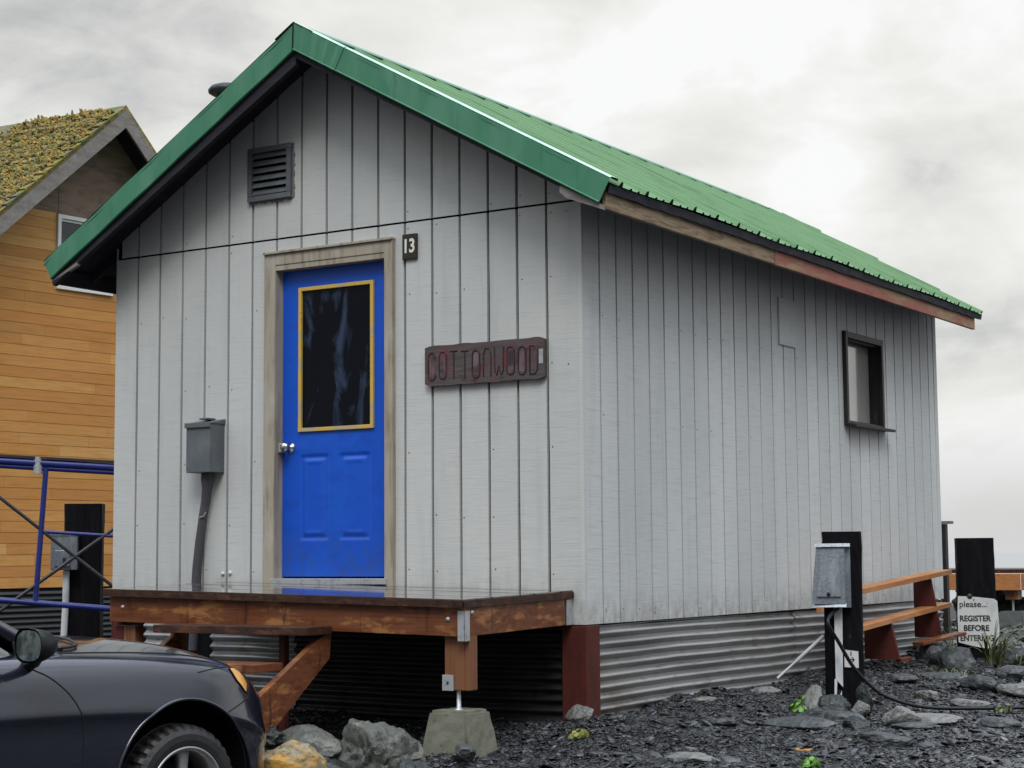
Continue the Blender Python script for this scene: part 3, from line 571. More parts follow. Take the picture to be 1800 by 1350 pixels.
fr.box((-2.2515, -.035, 2.262), (-1.3845, .004, 2.335), .004)
fr.box((-2.345, -.05, 2.336), (-1.320, .004, 2.352), .003)
fr.build('door_casing', TRIMW, cabin)
jb = MB(); jb.box((-2.258, -.030, .262), (DX0, .10, 2.2615)); jb.box((DX1, -.030, .262), (-1.378, .10, 2.2615)); jb.box((DX0 + .0005, -.030, DZ1), (DX1 - .0005, .10, 2.2615)); jb.build('door_jamb', TRIMW, cabin)
MB().box((DX0 - .02, -.045, .225), (DX1 + .02, .10, .261), .003).build('threshold', STEEL, cabin)
yd = .045
def panelface():
    bm = bmesh.new()
    hx0, hx1, hz0, hz1 = -2.098, -1.530, 1.200, 2.098
    mb = MB(); xs_ = [DX0 + .002, hx0, hx1, DX1 - .002]; zs2 = [DZ0, hz0, hz1, DZ1 - .002]
    for i in range(3):
        for j in range(3):
            if i == 1 and j == 1: continue
            if j == 0: continue
            mb.add([(xs_[i], yd, zs2[j]), (xs_[i + 1], yd, zs2[j]), (xs_[i + 1], yd, zs2[j + 1]), (xs_[i], yd, zs2[j + 1])], [(0, 1, 2, 3)])
    # lower part with two embossed panels, as a fine height field
    nx_, nz_ = 84, 94; vs = []
    x0, x1, z0, z1 = xs_[0], xs_[3], DZ0, hz0
    def ring(x, z, a, b, c, d):
        dx = max(a - x, x - b); dz = max(c - z, z - d); s_ = max(dx, dz)
        h = 0
        if -.034 < s_ < 0: h = .0075 * math.sin(math.pi * (-s_) / .034) * (1 if s_ < -.017 else 1)
        elif s_ <= -.034 and s_ > -.06: h = -.0035 * math.sin(math.pi * (-s_ - .034) / .026)
        return h
    for j in range(nz_ + 1):
        for i in range(nx_ + 1):
            x = x0 + (x1 - x0) * i / nx_; z = z0 + (z1 - z0) * j / nz_
            h = ring(x, z, -2.105, -1.875, .50, 1.04) + ring(x, z, -1.79, -1.55, .50, 1.04)
            vs.append((x, yd + h, z))
    mb.add(vs, [(j * (nx_ + 1) + i, j * (nx_ + 1) + i + 1, (j + 1) * (nx_ + 1) + i + 1, (j + 1) * (nx_ + 1) + i) for j in range(nz_) for i in range(nx_)], True)
    mb.add([(x0, yd, z0), (x0, yd + .04, z0), (x0, yd + .04, DZ1), (x0, yd, DZ1), (x1, yd, z0), (x1, yd + .04, z0), (x1, yd + .04, DZ1), (x1, yd, DZ1)], [(0, 1, 2, 3), (7, 6, 5, 4)])
    mb.add([(x0, yd + .04, z0), (x1, yd + .04, z0), (x1, yd + .04, hz0 - .03), (x0, yd + .04, hz0 - .03)], [(3, 2, 1, 0)])
    return mb
door = panelface().build('door', BLUE, cabin)
wf = MB(); ax0, ax1, az0, az1 = -2.112, -1.516, 1.186, 2.112
wf.box((ax0, yd - .016, az0), (ax0 + .024, yd + .004, az1), .003); wf.box((ax1 - .024, yd - .016, az0), (ax1, yd + .004, az1), .003)
wf.box((ax0 + .0245, yd - .016, az1 - .024), (ax1 - .0245, yd + .004, az1), .003); wf.box((ax0 + .0245, yd - .016, az0), (ax1 - .0245, yd + .004, az0 + .024), .003)
wf.build('window_bead', YELLOW, door)
MB().box((ax0 + .02, yd + .006, az0 + .02), (ax1 - .02, yd + .012, az1 - .02)).build('door_glass', GLASS_D, door)
kn = MB(); kc = Vector((-2.180, yd, 1.09)); kn.lathe([(.0, .001), (.034, .001), (.034, .008), (.014, .012), (.012, .04), (.027, .05), (.031, .065), (.024, .078), (0, .08)], kc, (0, -1, 0), 20)
kn.build('handle', CHROME, door)
MB().box((-2.2495, -.0, 1.060), (-2.222, .044, 1.12), .004).build('key_lock', STEEL, door)
# side window
wz0, wz1, wy0, wy1 = 1.395, 2.035, 4.00, 4.715
w_ = MB(); w_.box((-.005, wy0 - .04, 1.36), (.032, wy0, 2.085), .003); w_.box((-.005, wy1, 1.36), (.032, wy1 + .04, 2.085), .003); w_.box((-.005, wy0 + .0005, 2.035), (.032, wy1 - .0005, 2.083), .003); w_.box((-.005, wy0 + .0005, 1.36), (.028, wy1 - .0005, 1.393), .003)
win = w_.build('window', BLACKF, cabin)
rv = MB(); rv.box((-.085, wy0 - .001, wz0), (-.004, wy0 + .012, wz1)); rv.box((-.085, wy1 - .012, wz0), (-.004, wy1 + .001, wz1)); rv.box((-.085, wy0 + .0125, wz1 - .012), (-.004, wy1 - .0125, wz1)); rv.box((-.085, wy0 + .0125, wz0), (-.004, wy1 - .0125, wz0 + .01)); rv.build('window_reveal', BLACKF, win)
MB().box((-.09, wy0 + .012, wz0 + .01), (-.078, wy1 - .012, wz1 - .012)).build('window_pane', GLASS_W, win)
MB().obox((.035, 4.40, 1.366), (1, 0, -.12), (0, 1, 0), (.12, 0, 1), .055, .43, .011, .003).build('window_sill', BLACKF, win)
# corrugated skirting
def corr(a0, a1, zb, zt, P3, name='skirting', pitch=.0615, amp=.0155, seed=1, m=None):
    rnd = random.Random(seed); mb = MB(); n_ = int((zt - zb) / pitch * 8); m_ = max(2, int(abs(a1 - a0) / .25)); vs = []
    for i in range(m_ + 1):
        a = a0 + (a1 - a0) * i / m_; wob = rnd.uniform(-.004, .004)
        for j in range(n_ + 1):
            z = zb + (zt - zb) * j / n_; vs.append(P3(a, amp * math.sin(2 * math.pi * (z - zt) / pitch) + wob + .010 * noise.noise(Vector((a * 1.6, z * 4, seed * 3))), z + .006 * math.sin(a * 1.4) + .004 * noise.noise(Vector((a * 2.2, z * 5, seed)))))
    mb.add(vs, [(i * (n_ + 1) + j, (i + 1) * (n_ + 1) + j, (i + 1) * (n_ + 1) + j + 1, i * (n_ + 1) + j + 1) for i in range(m_) for j in range(n_)], True)
    return mb.build(name, m or GALV, cabin)
corr(.11, 3.0, -.62, -.012, lambda a, o, z: (-.018 + o, a, z)); corr(2.96, L, -.62, -.012, lambda a, o, z: (-.012 + o, a, z), seed=4)
corr(-3.40, -3.11, -.85, -.012, lambda a, o, z: (a, .02 - o, z), seed=2); corr(-2.82, -2.12, -.85, -.012, lambda a, o, z: (a, .02 - o, z), seed=3); corr(-2.14, -.15, -.85, -.012, lambda a, o, z: (a, .025 - o, z), seed=8, m=GALV_SHADE)  # the dark sheet has the shade under the deck painted into it
corr(0.1, L, -.8, -.012, lambda a, o, z: (-W + .02 - o, a, z), seed=5); corr(-W, 0, -.8, -.012, lambda a, o, z: (a, L - .02 + o, z), seed=6)
MB().box((-3.11, .05, -.9), (-2.82, .20, -.02)).build('crawlspace_block', PILE, cabin)  # black blocks filling the openings in the front skirting
MB().box((-3.66, .04, -.9), (-3.41, .20, -.02)).build('crawlspace_block', PILE, cabin)
MB().box((-.150, -.012, -.62), (.012, .142, -.006), .004).build('corner_post', RUSTB, cabin)
MB().box((-W, -.006, -.9), (-W + .06, .1, -.006), .004).build('corner_post', RUSTB, cabin)
# nails on the lower siding
nl = MB(); rnd = random.Random(9)
for g in fg + [-.12]:
    for z in (.30, .62, 1.0, 1.5, 2.0, 2.40, 2.5):
        if rnd.random() < .5 and not (DH[0] - .12 < g + .04 < DH[1] + .05): nl.lathe([(0, .0015), (.0045, .001), (.005, -.001)], (g + .03 + rnd.uniform(-.01, .01), 0, z + rnd.uniform(-.02, .02)), (0, -1, 0), 6)
for g in sg:
    for z in (.06, .08, 1.2, 1.8):
        if rnd.random() < .5: nl.lathe([(0, .0015), (.0045, .001), (.005, -.001)], (0, g + .03, z + rnd.uniform(-.02, .02)), (1, 0, 0), 6)
each(nl, 'nail', DARKP, cabin)

# ------------------------------------------------------------------ signs and services on the front wall
pl = root('number_plaque', (-1.204, -.02, 2.283), 'small dark plaque with the white number 13 beside the door casing', 'number sign')
MB().box((-1.258, -.018, 2.205), (-1.150, -.001, 2.362), .004).build('plaque', PLAQ, pl)
textmesh('numerals', '13', .118, NUMW, pl, (-1.253, -.0205, 2.247), (1, 0, 0), (0, 0, 1), .0015, .003, xs=.80)
# name board with narrow routed letters
nb = root('name_board', (-.66, -.02, 1.53), 'long weathered wooden name board with routed letters COTTONWOOD right of the door', 'sign')
bx0, bx1, bz0, bz1 = -1.080, -.236, 1.412, 1.655
bd = MB(); n_ = 24; rnd = random.Random(2); top = []; bot = []
for k in range(n_ + 1):
    x = bx0 + (bx1 - bx0) * k / n_; ed = .012 if k in (0, n_) else 0
    top.append((x, -.032, bz1 - ed + .0015 * math.sin(k * .9) + rnd.uniform(-.002, .002))); bot.append((x, -.032, bz0 + ed + rnd.uniform(-.002, .002)))
bd.prism(bot + top[::-1], (0, .030, 0)); board = bd.build('board', SIGNB, nb)
LH = .165; LWd = .052; zc0 = 1.447
def rr(w, h, cut=None, cx=0):
    pts = []; r_ = w / 2
    for k in range(9): a = math.pi * k / 8; pts.append((cx + w / 2 - w / 2 * (1 - math.cos(a)) if 0 else cx + r_ * math.cos(a), h - r_ + r_ * math.sin(a)))
    for k in range(9): a = math.pi + math.pi * k / 8; pts.append((cx + r_ * math.cos(a), r_ + r_ * math.sin(a)))
    return pts
def letter(ch):
    w, h = LWd, LH
    O = rr(w, h)
    if ch == 'O': return [O + [O[0]]], [O]
    if ch == 'C': return [[(w / 2, h * .78)] + O[0:18] + [(w / 2, h * .22)]], [O]
    if ch == 'T': return [[(-w / 2, h), (w / 2, h)], [(0, h), (0, 0)]], []
    if ch == 'N': return [[(-w / 2, 0), (-w / 2, h * .8), (-w / 4, h), (w / 4, h), (w / 2, h * .8), (w / 2, 0)]], []
    if ch == 'W': return [[(-w * .62, h), (-w * .55, .02), (-w * .3, 0), (0, h * .35), (w * .3, 0), (w * .55, .02), (w * .62, h)]], []
    if ch == 'D': return [[(-w / 2, 0), (-w / 2, h), (w * .2, h), (w / 2, h * .85), (w / 2, h * .15), (w * .2, 0), (-w / 2, 0)]], []
lt = MB(); lf = MB()
for i, ch in enumerate('COTTONWOOD'):
    cx = bx0 + .052 + i * .0795 + (.004 if i > 5 else 0); cz = zc0 + .004 * math.sin(i * 1.3)
    st, fl = letter(ch)
    for s_ in st: lt.tube([(cx + p[0], -.0325, cz + p[1]) for p in s_], .0042, 6)
    for s_ in fl: lf.prism([(cx + p[0] * .7, -.0335, cz + .012 + p[1] * .86) for p in s_], (0, .004, 0))
lt.build('routed_lettering', ROUTE, nb); each(lf, 'letter_infill', ROUTE_L, nb)
MB().box((bx1 - .035, -.036, 1.50), (bx1 - .008, -.031, 1.585), .001).build('bracket', STEEL, nb)
# grey meter box with bent conduit
mbx = root('meter_box', (-2.80, -.07, 1.1), 'dull grey electrical box with a bent dark conduit on the front wall', 'electrical box')
MB().box((-2.90, -.145, .945), (-2.697, -.002, 1.262), .004).build('housing', GREYB, mbx)
MB().prism([(-2.906, -.155, 1.262), (-2.906, .0, 1.295), (-2.906, .0, 1.262)], (.215, 0, 0)).build('lid', GREYB, mbx)
MB().box((-2.906, -.157, 1.235), (-2.690, -.146, 1.268), .003).build('front_flange', GREYB, mbx)
MB().box((-2.83, -.10, 1.29), (-2.76, -.02, 1.302), .003).build('hub', GREYB, mbx)
MB().tube([(-2.79, -.06, .96), (-2.79, -.06, .90), (-2.797, -.055, .84), (-2.812, -.05, .76), (-2.832, -.048, .68), (-2.862, -.048, .5), (-2.884, -.048, .34), (-2.90, -.048, .1), (-2.91, -.05, -.2)], [.042, .042, .034, .031, .029, .030, .030, .030, .030], 12).build('conduit', CONDU, mbx)
MB().tube([(-2.835, -.08, .655), (-2.80, -.08, .665), (-2.79, -.075, .69)], .004, 6).build('cable_tie', STEEL, mbx)
vents = MB()
for X_, z_ in ((-2.70, .292), (-2.64, .296)): vents.lathe([(.0, .016), (.008, .016), (.012, .010), (.012, 0)], (X_, 0, z_), (0, -1, 0), 12)
each(vents, 'pipe_stub', WHITEP, cabin)

# ------------------------------------------------------------------ porch deck, steps
dk = root('porch_deck', (-1.35, -.55, 0), 'low wooden porch deck with wet dark boards under the blue door', 'deck')
def dz(x, y): return .027 - .019 * (x + 2.6) + .022 * y
def warp(mb):
    for v in mb.v: v.z += dz(v.x, v.y)
    return mb
db = MB(); y = -1.135; rnd = random.Random(4)
while y < -.04:
    w = .134; y1 = min(y + w, -.008); o_ = rnd.uniform(-.004, .004); db.box((-2.632, y, .178 + .025 - .0 + rnd.uniform(-.0012, .0012)), (-.072 + o_, y1, .216 + rnd.uniform(-.001, .001)), .003); y += .141
warp(db).build('decking', DECK, dk)
warp(MB().box((-2.63, -1.141, .172), (-.072, -1.1365, .210)).box((-.0715, -1.13, .172), (-.068, -.01, .208))).build('board_edge', DECK_E, dk)
warp(MB().box((-2.605, -1.105, .022), (-.121, -1.066, .170), .003)).build('front_beam', CEDAR, dk)
warp(MB().box((-.1205, -1.105, .022), (-.082, -.04, .176), .003)).build('side_beam', CEDAR, dk)
warp(MB().box((-2.605, -1.065, .022), (-2.567, -.02, .170), .003)).build('side_beam', CEDAR, dk)
warp(MB().box((-2.56, -.055, .022), (-.125, -.018, .170))).build('ledger', CEDAR, dk)
for x in (-2.1, -1.7, -1.3, -.9, -.5): warp(MB().box((x, -1.06, .03), (x + .038, -.06, .17))).build('joist', CEDAR, dk)
warp(MB().box((-.122, -1.1095, .0), (-.0785, -1.1055, .155)).box((-.0815, -1.1095, .0), (-.0775, -1.062, .155))).build('corner_bracket', STEEL, dk)
warp(MB().box((-.0815, -.075, .022), (-.0775, -.012, .165))).build('beam_hanger', STEEL, dk)
bl = MB()
for x in (-2.5, -.185): bl.lathe([(0, .008), (.011, .006), (.013, 0)], (x, -1.1055, .11 + dz(x, -1.1)), (0, -1, 0), 8)
bl.lathe([(0, .008), (.011, .006), (.013, 0)], (-.0815, -1.035, .10), (1, 0, 0), 8); each(bl, 'bolt', STEEL, dk)
MB().box((-.236, -1.062, -.300), (-.112, -.985, .0), .004).build('post', CEDAR_V, dk)
MB().box((-.1115, -1.060, -.300), (-.0825, -.985, .0), .003).build('post', CEDAR_V, dk)
MB().box((-2.60, -1.062, G(-2.5, -1.03) - .05), (-2.53, -.99, .0), .004).build('post', RUSTB, dk); MB().box((-2.5295, -1.062, G(-2.5, -1.03) - .05), (-2.44, -.99, .0), .004).build('post', CEDAR_V, dk)
MB().box((-.247, -1.07, -.303), (-.178, -1.0625, -.222), .001).build('post_base_plate', STEEL, dk)
MB().lathe([(0, .003), (.006, .003), (.007, 0)], (-.212, -1.0715, -.262), (0, -1, 0), 8).build('bolt_hole', INK, dk)
MB().lathe([(.030, -.006), (.030, 0), (.012, .008), (.0105, .105)], (-.17, -1.03, -.402), n=14).build('adjusting_rod', STEEL, dk)
def pier(name, cx, cy, zt, zb, top, bot, m, label, group=None, rot=.0):
    r_ = root(name, (cx, cy, zb), label, 'pier block', group)
    c, s_ = math.cos(rot), math.sin(rot); mb = MB()
    bm = bmesh.new(); vb = []
    for (h, z) in ((bot, zb), (top, zt)):
        for i, j in ((-1, -1), (1, -1), (1, 1), (-1, 1)): x, y_ = i * h, j * h; vb.append(bm.verts.new((cx + x * c - y_ * s_, cy + x * s_ + y_ * c, z)))
    for f in ((3, 2, 1, 0), (4, 5, 6, 7), (0, 1, 5, 4), (1, 2, 6, 5), (2, 3, 7, 6), (3, 0, 4, 7)): bm.faces.new([vb[k] for k in f])
    bmesh.ops.bevel(bm, geom=bm.edges[:], offset=.014, segments=2, affect='EDGES'); bmesh.ops.subdivide_edges(bm, edges=[e_ for e_ in bm.edges if e_.calc_length() > .1], cuts=5, use_grid_fill=True)
    for v in bm.verts: v.co += Vector(v.co - Vector((cx, cy, (zt + zb) / 2))).normalized() * (.006 * noise.noise(v.co * 22) + .004 * noise.noise(v.co * 60))
    bm.verts.index_update(); mb.add([v.co.copy() for v in bm.verts], [tuple(v.index for v in f.verts) for f in bm.faces]); bm.free()
    mb.build('block', m, r_); return r_
pier('pier_block', -.165, -1.03, -.400, -.70, .115, .162, CONC, 'mossy tapered concrete pier block under the near corner of the porch deck', rot=.0)
st = root('wooden_steps', (-1.5, -1.4, -.3), 'brown wooden steps with a slanted stringer in front of the porch deck', 'steps')
for X_ in (-1.99, -.945):
    MB().prism([(X_, -1.11, .012), (X_, -1.125, -.15), (X_, -1.62, -.515), (X_, -1.80, -.52), (X_, -1.80, -.375)], (-.04, 0, 0)).build('stringer', CEDAR, st)
MB().box((-2.03, -1.345, -.022), (-.925, -1.130, .022), .004).build('tread', DECK_E, st)
MB().box((-2.05, -1.68, -.200), (-1.0, -1.45, -.158), .004).build('tread', CEDAR, st)
MB().box((-2.12, -1.80, -.36), (-1.0, -1.64, -.325), .004).build('tread', CEDAR, st)
for X_ in (-2.07, -1.27): MB().box((X_, -1.16, -.75), (X_ + .04, -1.12, -.02), .002).build('leg', RUSTB, st)

# ------------------------------------------------------------------ rocks
def rockmesh(c, size, seed, cuts=9, sub=5, rot=0., rough=.10, tilt=0.0, layer=0.0):
    rnd = random.Random(seed); bm = bmesh.new(); bmesh.ops.create_icosphere(bm, subdivisions=sub, radius=1)
    planes = []
    for k in range(cuts):
        n_ = Vector((rnd.gauss(0, 1), rnd.gauss(0, 1), rnd.gauss(0, 1))).normalized(); planes.append((n_, rnd.uniform(.55, .85)))
    Rm = Matrix.Rotation(rot, 3, 'Z') @ Matrix.Rotation(tilt, 3, 'X'); o3 = Vector((seed * 3.1, seed * 1.7, 0))
    for v in bm.verts:
        p = v.co.copy()
        for n_, d in planes:
            e_ = p.dot(n_) - d
            if e_ > 0: p -= n_ * e_ * .93
        p += v.co * (rough * noise.noise(p * 1.8 + o3) + rough * .55 * noise.noise(p * 5 + o3) - rough * .75 * max(0, abs(noise.noise(p * 3.1 + o3)) - .22) + rough * .30 * noise.noise(p * 11 + o3) + rough * .16 * noise.noise(p * 26 + o3))
        if layer: p.x += layer * math.sin(p.z * 16 + seed) ; p.y += layer * math.cos(p.z * 13 + seed)
        v.co = Rm @ Vector((p.x * size[0], p.y * size[1], p.z * size[2])) + Vector(c)
    mb = MB(); bm.verts.index_update(); mb.add([v.co.copy() for v in bm.verts], [tuple(v.index for v in f.verts) for f in bm.faces], True); bm.free()
    return mb
def rock(name, c, size, seed, m, label, group=None, **k):
    o = rockmesh((0, 0, 0), size, seed, **k).build(name, m); o.location = c
    for p in o.data.polygons: p.use_smooth = True
    try: o.data.set_sharp_from_angle(angle=R(38))
    except Exception: pass
    return tag(o, label, 'rock', group)
rock('boulder', (-.40, -1.42, -.66), (.29, .23, .235), 3, ROCK_G, 'big rounded grey-green boulder left of the concrete pier block', cuts=7, rot=-.5, rough=.14)
rock('boulder', (-.05, -1.55, -.72), (.16, .14, .15), 8, ROCK_D, 'dark jagged rock between the big boulder and the pier block', rough=.2, rot=.4)
rock('boulder', (-.84, -1.42, -.58), (.22, .17, .105), 12, ROCK_G, 'flat-topped grey-green rock below the foot of the steps', cuts=10, rot=.35)
rock('boulder', (-.70, -1.52, -.72), (.20, .15, .13), 14, ROCK_D, 'dark blocky rock under the flat-topped one', rot=.2, rough=.16)
rock('boulder', (-.66, -1.85, -.66), (.21, .10, .19), 21, ROCK_Y, 'ochre-stained angular rock beside the car bumper', cuts=12, rot=.55, tilt=.4)
rock('boulder', (-1.02, -1.62, -.56), (.13, .11, .12), 33, ROCK_D, 'dark layered rock against the bottom of the stair stringer', rough=.22, layer=.06)
rock('boulder', (-1.0, -1.72, -.76), (.18, .15, .14), 34, ROCK_D, 'dark rock wedged low behind the car bumper', rough=.2, layer=.04)
rock('boulder', (-.02, -1.22, -.60), (.07, .06, .05), 41, ROCK_M, 'small grey stone in front of the pier block', rough=.1)
rock('stone', (-.02, -.02, -.50), (.10, .07, .06), 44, ROCK_L, 'small pale stone at the foot of the red-brown corner post')
# stones round the right-hand piling and in the gravel: (x,y,size3,seed,mat,label,kwargs)
def onG(x, y, dzv=0.0): return (x, y, G(x, y) + dzv)
SB = [(1.02, 1.02, .01, (.20, .07, .10), 51, ROCK_M, 'blue-grey slab leaning left of the right piling base', dict(rot=.45, tilt=.5)),
      (.86, 1.20, .06, (.085, .06, .12), 52, ROCK_L, 'upright pale brown stone beside the green weed', dict(rot=.2, tilt=-.3)),
      (.98, 1.22, .07, (.11, .08, .065), 53, ROCK_D, 'rounded greenish stone against the left side of the piling', {}),
      (1.13, 1.25, .06, (.06, .05, .05), 54, ROCK_L, 'small pale egg-shaped stone at the foot of the conduit', {}),
      (1.13, 1.33, .09, (.07, .045, .14), 55, ROCK_D, 'tall dark pointed slate standing before the right piling', dict(tilt=.3, rot=-.4, cuts=16)),
      (1.40, 1.18, .04, (.13, .07, .10), 56, ROCK_L, 'pale wedge-shaped stone right of the right piling', dict(rot=.7, tilt=.6)),
      (1.56, 1.30, .03, (.20, .10, .035), 57, ROCK_L, 'long pale slate slab lying right of the right piling', dict(rot=.1, tilt=.12)),
      (1.18, .85, .03, (.17, .10, .055), 58, ROCK_M, 'brownish flat rock in front of the right piling', dict(rot=-.2)),
      (1.05, .62, .02, (.24, .10, .045), 59, ROCK_M, 'wide grey slab in the gravel before the piling', dict(rot=.1)),
      (1.33, .72, .03, (.09, .07, .06), 60, ROCK_D, 'dark round stone below the wedge-shaped one', {}),
      (1.55, .95, .02, (.16, .09, .03), 61, ROCK_M, 'thin grey slate lying in front of the cable', dict(rot=.3)),
      (.95, -.55, .01, (.17, .10, .028), 62, ROCK_L, 'large pale flat slab alone in the gravel near the bottom edge', dict(rot=-.25)),
      (.62, .45, .01, (.10, .05, .025), 63, ROCK_M, 'flat grey stone near the corrugated skirting', dict(rot=.3)),
      (.30, 1.75, .02, (.17, .05, .03), 64, ROCK_L, 'thin pale slab leaning on the skirting foot', dict(rot=1.4)),
      (.20, 1.05, .01, (.14, .05, .02), 65, ROCK_L, 'thin pale slab nearer the corner at the skirting foot', dict(rot=1.4)),
      (.55, 2.05, .02, (.11, .04, .05), 66, ROCK_M, 'small tilted slab in the gravel left of the white stick', dict(tilt=.4, rot=-.5)),
      (1.95, 1.3, .02, (.13, .08, .05), 67, ROCK_M, 'pointed grey rock right of the cable bend', {}),
      (1.62, .35, .02, (.15, .08, .05), 68, ROCK_M, 'grey-green rock in the gravel below the cable', dict(rot=.2)),
      (1.2, -1.0, .0, (.11, .06, .02), 69, ROCK_M, 'flat slate at the very bottom edge of the photo', {}),
      (.55, -1.1, .0, (.12, .07, .025), 70, ROCK_M, 'round flat stone right of the pier block', dict(rot=.4))]
for x, y, dzv, sz, sd_, m_, lb, kw in SB: rock('stone', onG(x, y, dzv), sz, sd_, m_, lb, 'loose stones in the gravel', **kw)
SB2 = [(.70, 4.25, .0, (.22, .16, .16), 81, ROCK_D, 'dark rock heaped below the register sign', {}), (.45, 4.55, .03, (.20, .15, .15), 82, ROCK_D, 'dark rock under the wooden bench end', {}), (.98, 4.7, .0, (.17, .14, .14), 83, ROCK_D, 'dark rock at the root of the grass tuft', {}),
       (1.22, 3.95, .04, (.12, .09, .075), 84, ROCK_M, 'smooth grey cobble below the grass tuft', {}), (1.38, 4.2, .05, (.12, .09, .07), 85, ROCK_M, 'smooth bluish cobble right of the other cobble', {}), (.95, 3.3, .02, (.26, .10, .05), 86, ROCK_M, 'long flat rock between the two pilings', dict(rot=-.3)),
       (1.25, 3.1, .03, (.22, .12, .07), 87, ROCK_D, 'dark flat rock behind the cable', dict(rot=-.4)), (1.55, 3.0, .03, (.14, .09, .06), 88, ROCK_L, 'mottled pale rock right of the dark flat rock', {}), (1.5, 2.2, .03, (.18, .09, .03), 89, ROCK_L, 'pale slab lying above the cable', dict(rot=-.5)),
       (1.1, 2.5, .02, (.15, .06, .04), 90, ROCK_L, 'tan stone in the rubble behind the right piling', dict(rot=-.7)), (.75, 3.0, .02, (.12, .08, .04), 91, ROCK_M, 'grey stone in the rubble beside the bench foot', {}),
       (1.0, 5.4, .18, (.22, .16, .08), 92, ROCK_G, 'brownish slab sticking out behind the register sign', dict(rot=.3))]
for x, y, dzv, sz, sd_, m_, lb, kw in SB2: rock('stone', onG(x, y, dzv), sz, sd_, m_, lb, 'rubble along the right side', **kw)
# far rubble by the far deck
for i, (x, y, s_) in enumerate(((-1.5, 12.6, .45), (-1.05, 12.9, .32), (-1.9, 13.2, .55), (-.6, 13.6, .25), (-1.2, 14.2, .4))):
    rock('stone', (x, y, G(x, y) + s_ * .35), (s_ * .8, s_ * .6, s_ * .6), 100 + i, ROCK_G if i % 2 else ROCK_M, ('large brownish rock behind the far deck post', 'grey rock beside the far pier block', 'biggest rock of the far heap', 'small rock right of the far pier block', 'rock at the back of the far heap')[i], 'far rock heap', layer=.04)
lf_ = MB(); 
for k in range(5): lf_.add([(Vector((1.42, -.27, 0)) + Vector((random.uniform(-.03, .03), random.uniform(-.03, .03), 0)) + Vector((math.cos(a) * .028, math.sin(a) * .018, .004 * math.sin(a * 2)))) for a in [j * math.pi / 4 for j in range(8)]], [tuple(range(8))])
for v in lf_.v: v.x += 0; v.z += G(1.42, -.27) + .045
o = lf_.build('fallen_leaf', LEAFY); tag(o, 'bright orange leaf lying on the slate gravel', 'leaf')

# ------------------------------------------------------------------ pilings
def piling(x, y, w, d, ztop, rot, label, seed=1):
    zb = G(x, y) - .1; o = root('timber_piling', (x, y, zb), label, 'piling', 'creosoted timber pilings')
    bm = bmesh.new(); bmesh.ops.create_cube(bm, size=1)
    for v in bm.verts: v.co = Vector((v.co.x * w, v.co.y * d, v.co.z * (ztop - zb)))
    bmesh.ops.subdivide_edges(bm, edges=bm.edges[:], cuts=11, use_grid_fill=True)
    Rm = Matrix.Rotation(rot, 3, 'Z'); mb = MB()
    for v in bm.verts:
        p = v.co; f = .010 * noise.noise(Vector((p.x * 14 + seed, p.y * 14, p.z * 2))) + .006 * noise.noise(Vector((p.x * 40, p.y * 40 + seed, p.z * 9)))
        q = Vector((p.x, p.y, 0)); rr_ = max(abs(p.x) / w, abs(p.y) / d) * 2; cr_ = min(1, (abs(p.x) / w * 2) * (abs(p.y) / d * 2)) ** 14; q = q.normalized() * (f - .012 * cr_) if rr_ > .95 else Vector(); v.co = Rm @ (p + q) + Vector((x, y, (ztop + zb) / 2))
    bm.verts.index_update(); mb.add([v.co.copy() for v in bm.verts], [tuple(v.index for v in f.verts) for f in bm.faces]); bm.free(); mb.build('post', PILE, o)
    return o
# frame axes of a piling turned to face the camera side
YR = R(22)
def fr_(rot): return Vector((math.cos(rot), math.sin(rot), 0)), Vector((math.sin(rot), -math.cos(rot), 0))
px_, py_ = .870, 1.68
p1 = piling(px_, py_, .235, .20, .525, YR, 'black creosoted piling carrying the galvanised meter box, right of the cabin', 3)
ar, an = fr_(YR)
def onp(a, d, z, c=(px_, py_)): return Vector((c[0], c[1], 0)) + ar * a + an * d + Vector((0, 0, z))
mb2 = root('power_box', (px_, py_, .2), 'dented galvanised power box fixed to the right-hand piling', 'electrical box')
# slanted cover: narrow at the top, kicked out at the bottom
bq = MB()
def hexa(mb, tl, tr, br, bl, d):
    v = [onp(a, b, z) for (a, b, z) in (bl, br, tr, tl)]; w = [onp(a, d, z) for (a, b, z) in (bl, br, tr, tl)]
    mb.add(v + w, [(0, 1, 2, 3), (7, 6, 5, 4), (0, 4, 5, 1), (1, 5, 6, 2), (2, 6, 7, 3), (3, 7, 4, 0)])
hexa(bq, (-.155, .175, .43), (.015, .175, .43), (.015, .205, .085), (-.190, .215, .085), .115); bq.build('cover', GALV_B, mb2, recalc=True)
hexa(MB(), (0, 0, 0), (0, 0, 0), (0, 0, 0), (0, 0, 0), 0)
q = MB(); hexa(q, (-.162, .182, .452), (.050, .182, .452), (.050, .190, .432), (-.162, .190, .432), .10); q.build('lid', GALV_B, mb2, recalc=True)
q = MB(); hexa(q, (-.125, .150, .44), (.050, .150, .44), (.050, .150, .062), (-.155, .150, .062), .101); q.build('back_box', GALV_B, mb2, recalc=True)
q = MB(); hexa(q, (-.128, .186, .395), (-.018, .186, .395), (-.012, .216, .13), (-.155, .224, .13), .17); q.build('raised_panel', GALV_B, mb2, recalc=True)
MB().lathe([(0, .003), (.012, .003), (.013, 0)], onp(-.085, .2225, .145), an, 10).build('knockout', INK, mb2)
q = MB(); hexa(q, (-.16, .2, .088), (.02, .2, .088), (.02, .212, .066), (-.192, .222, .066), .11); q.build('bottom_lip', GALV_B, mb2, recalc=True)
cd = root('conduit_board', (px_, py_, -.3), 'peeling white conduit running down the right-hand piling', 'conduit')
zg = G(px_, py_)
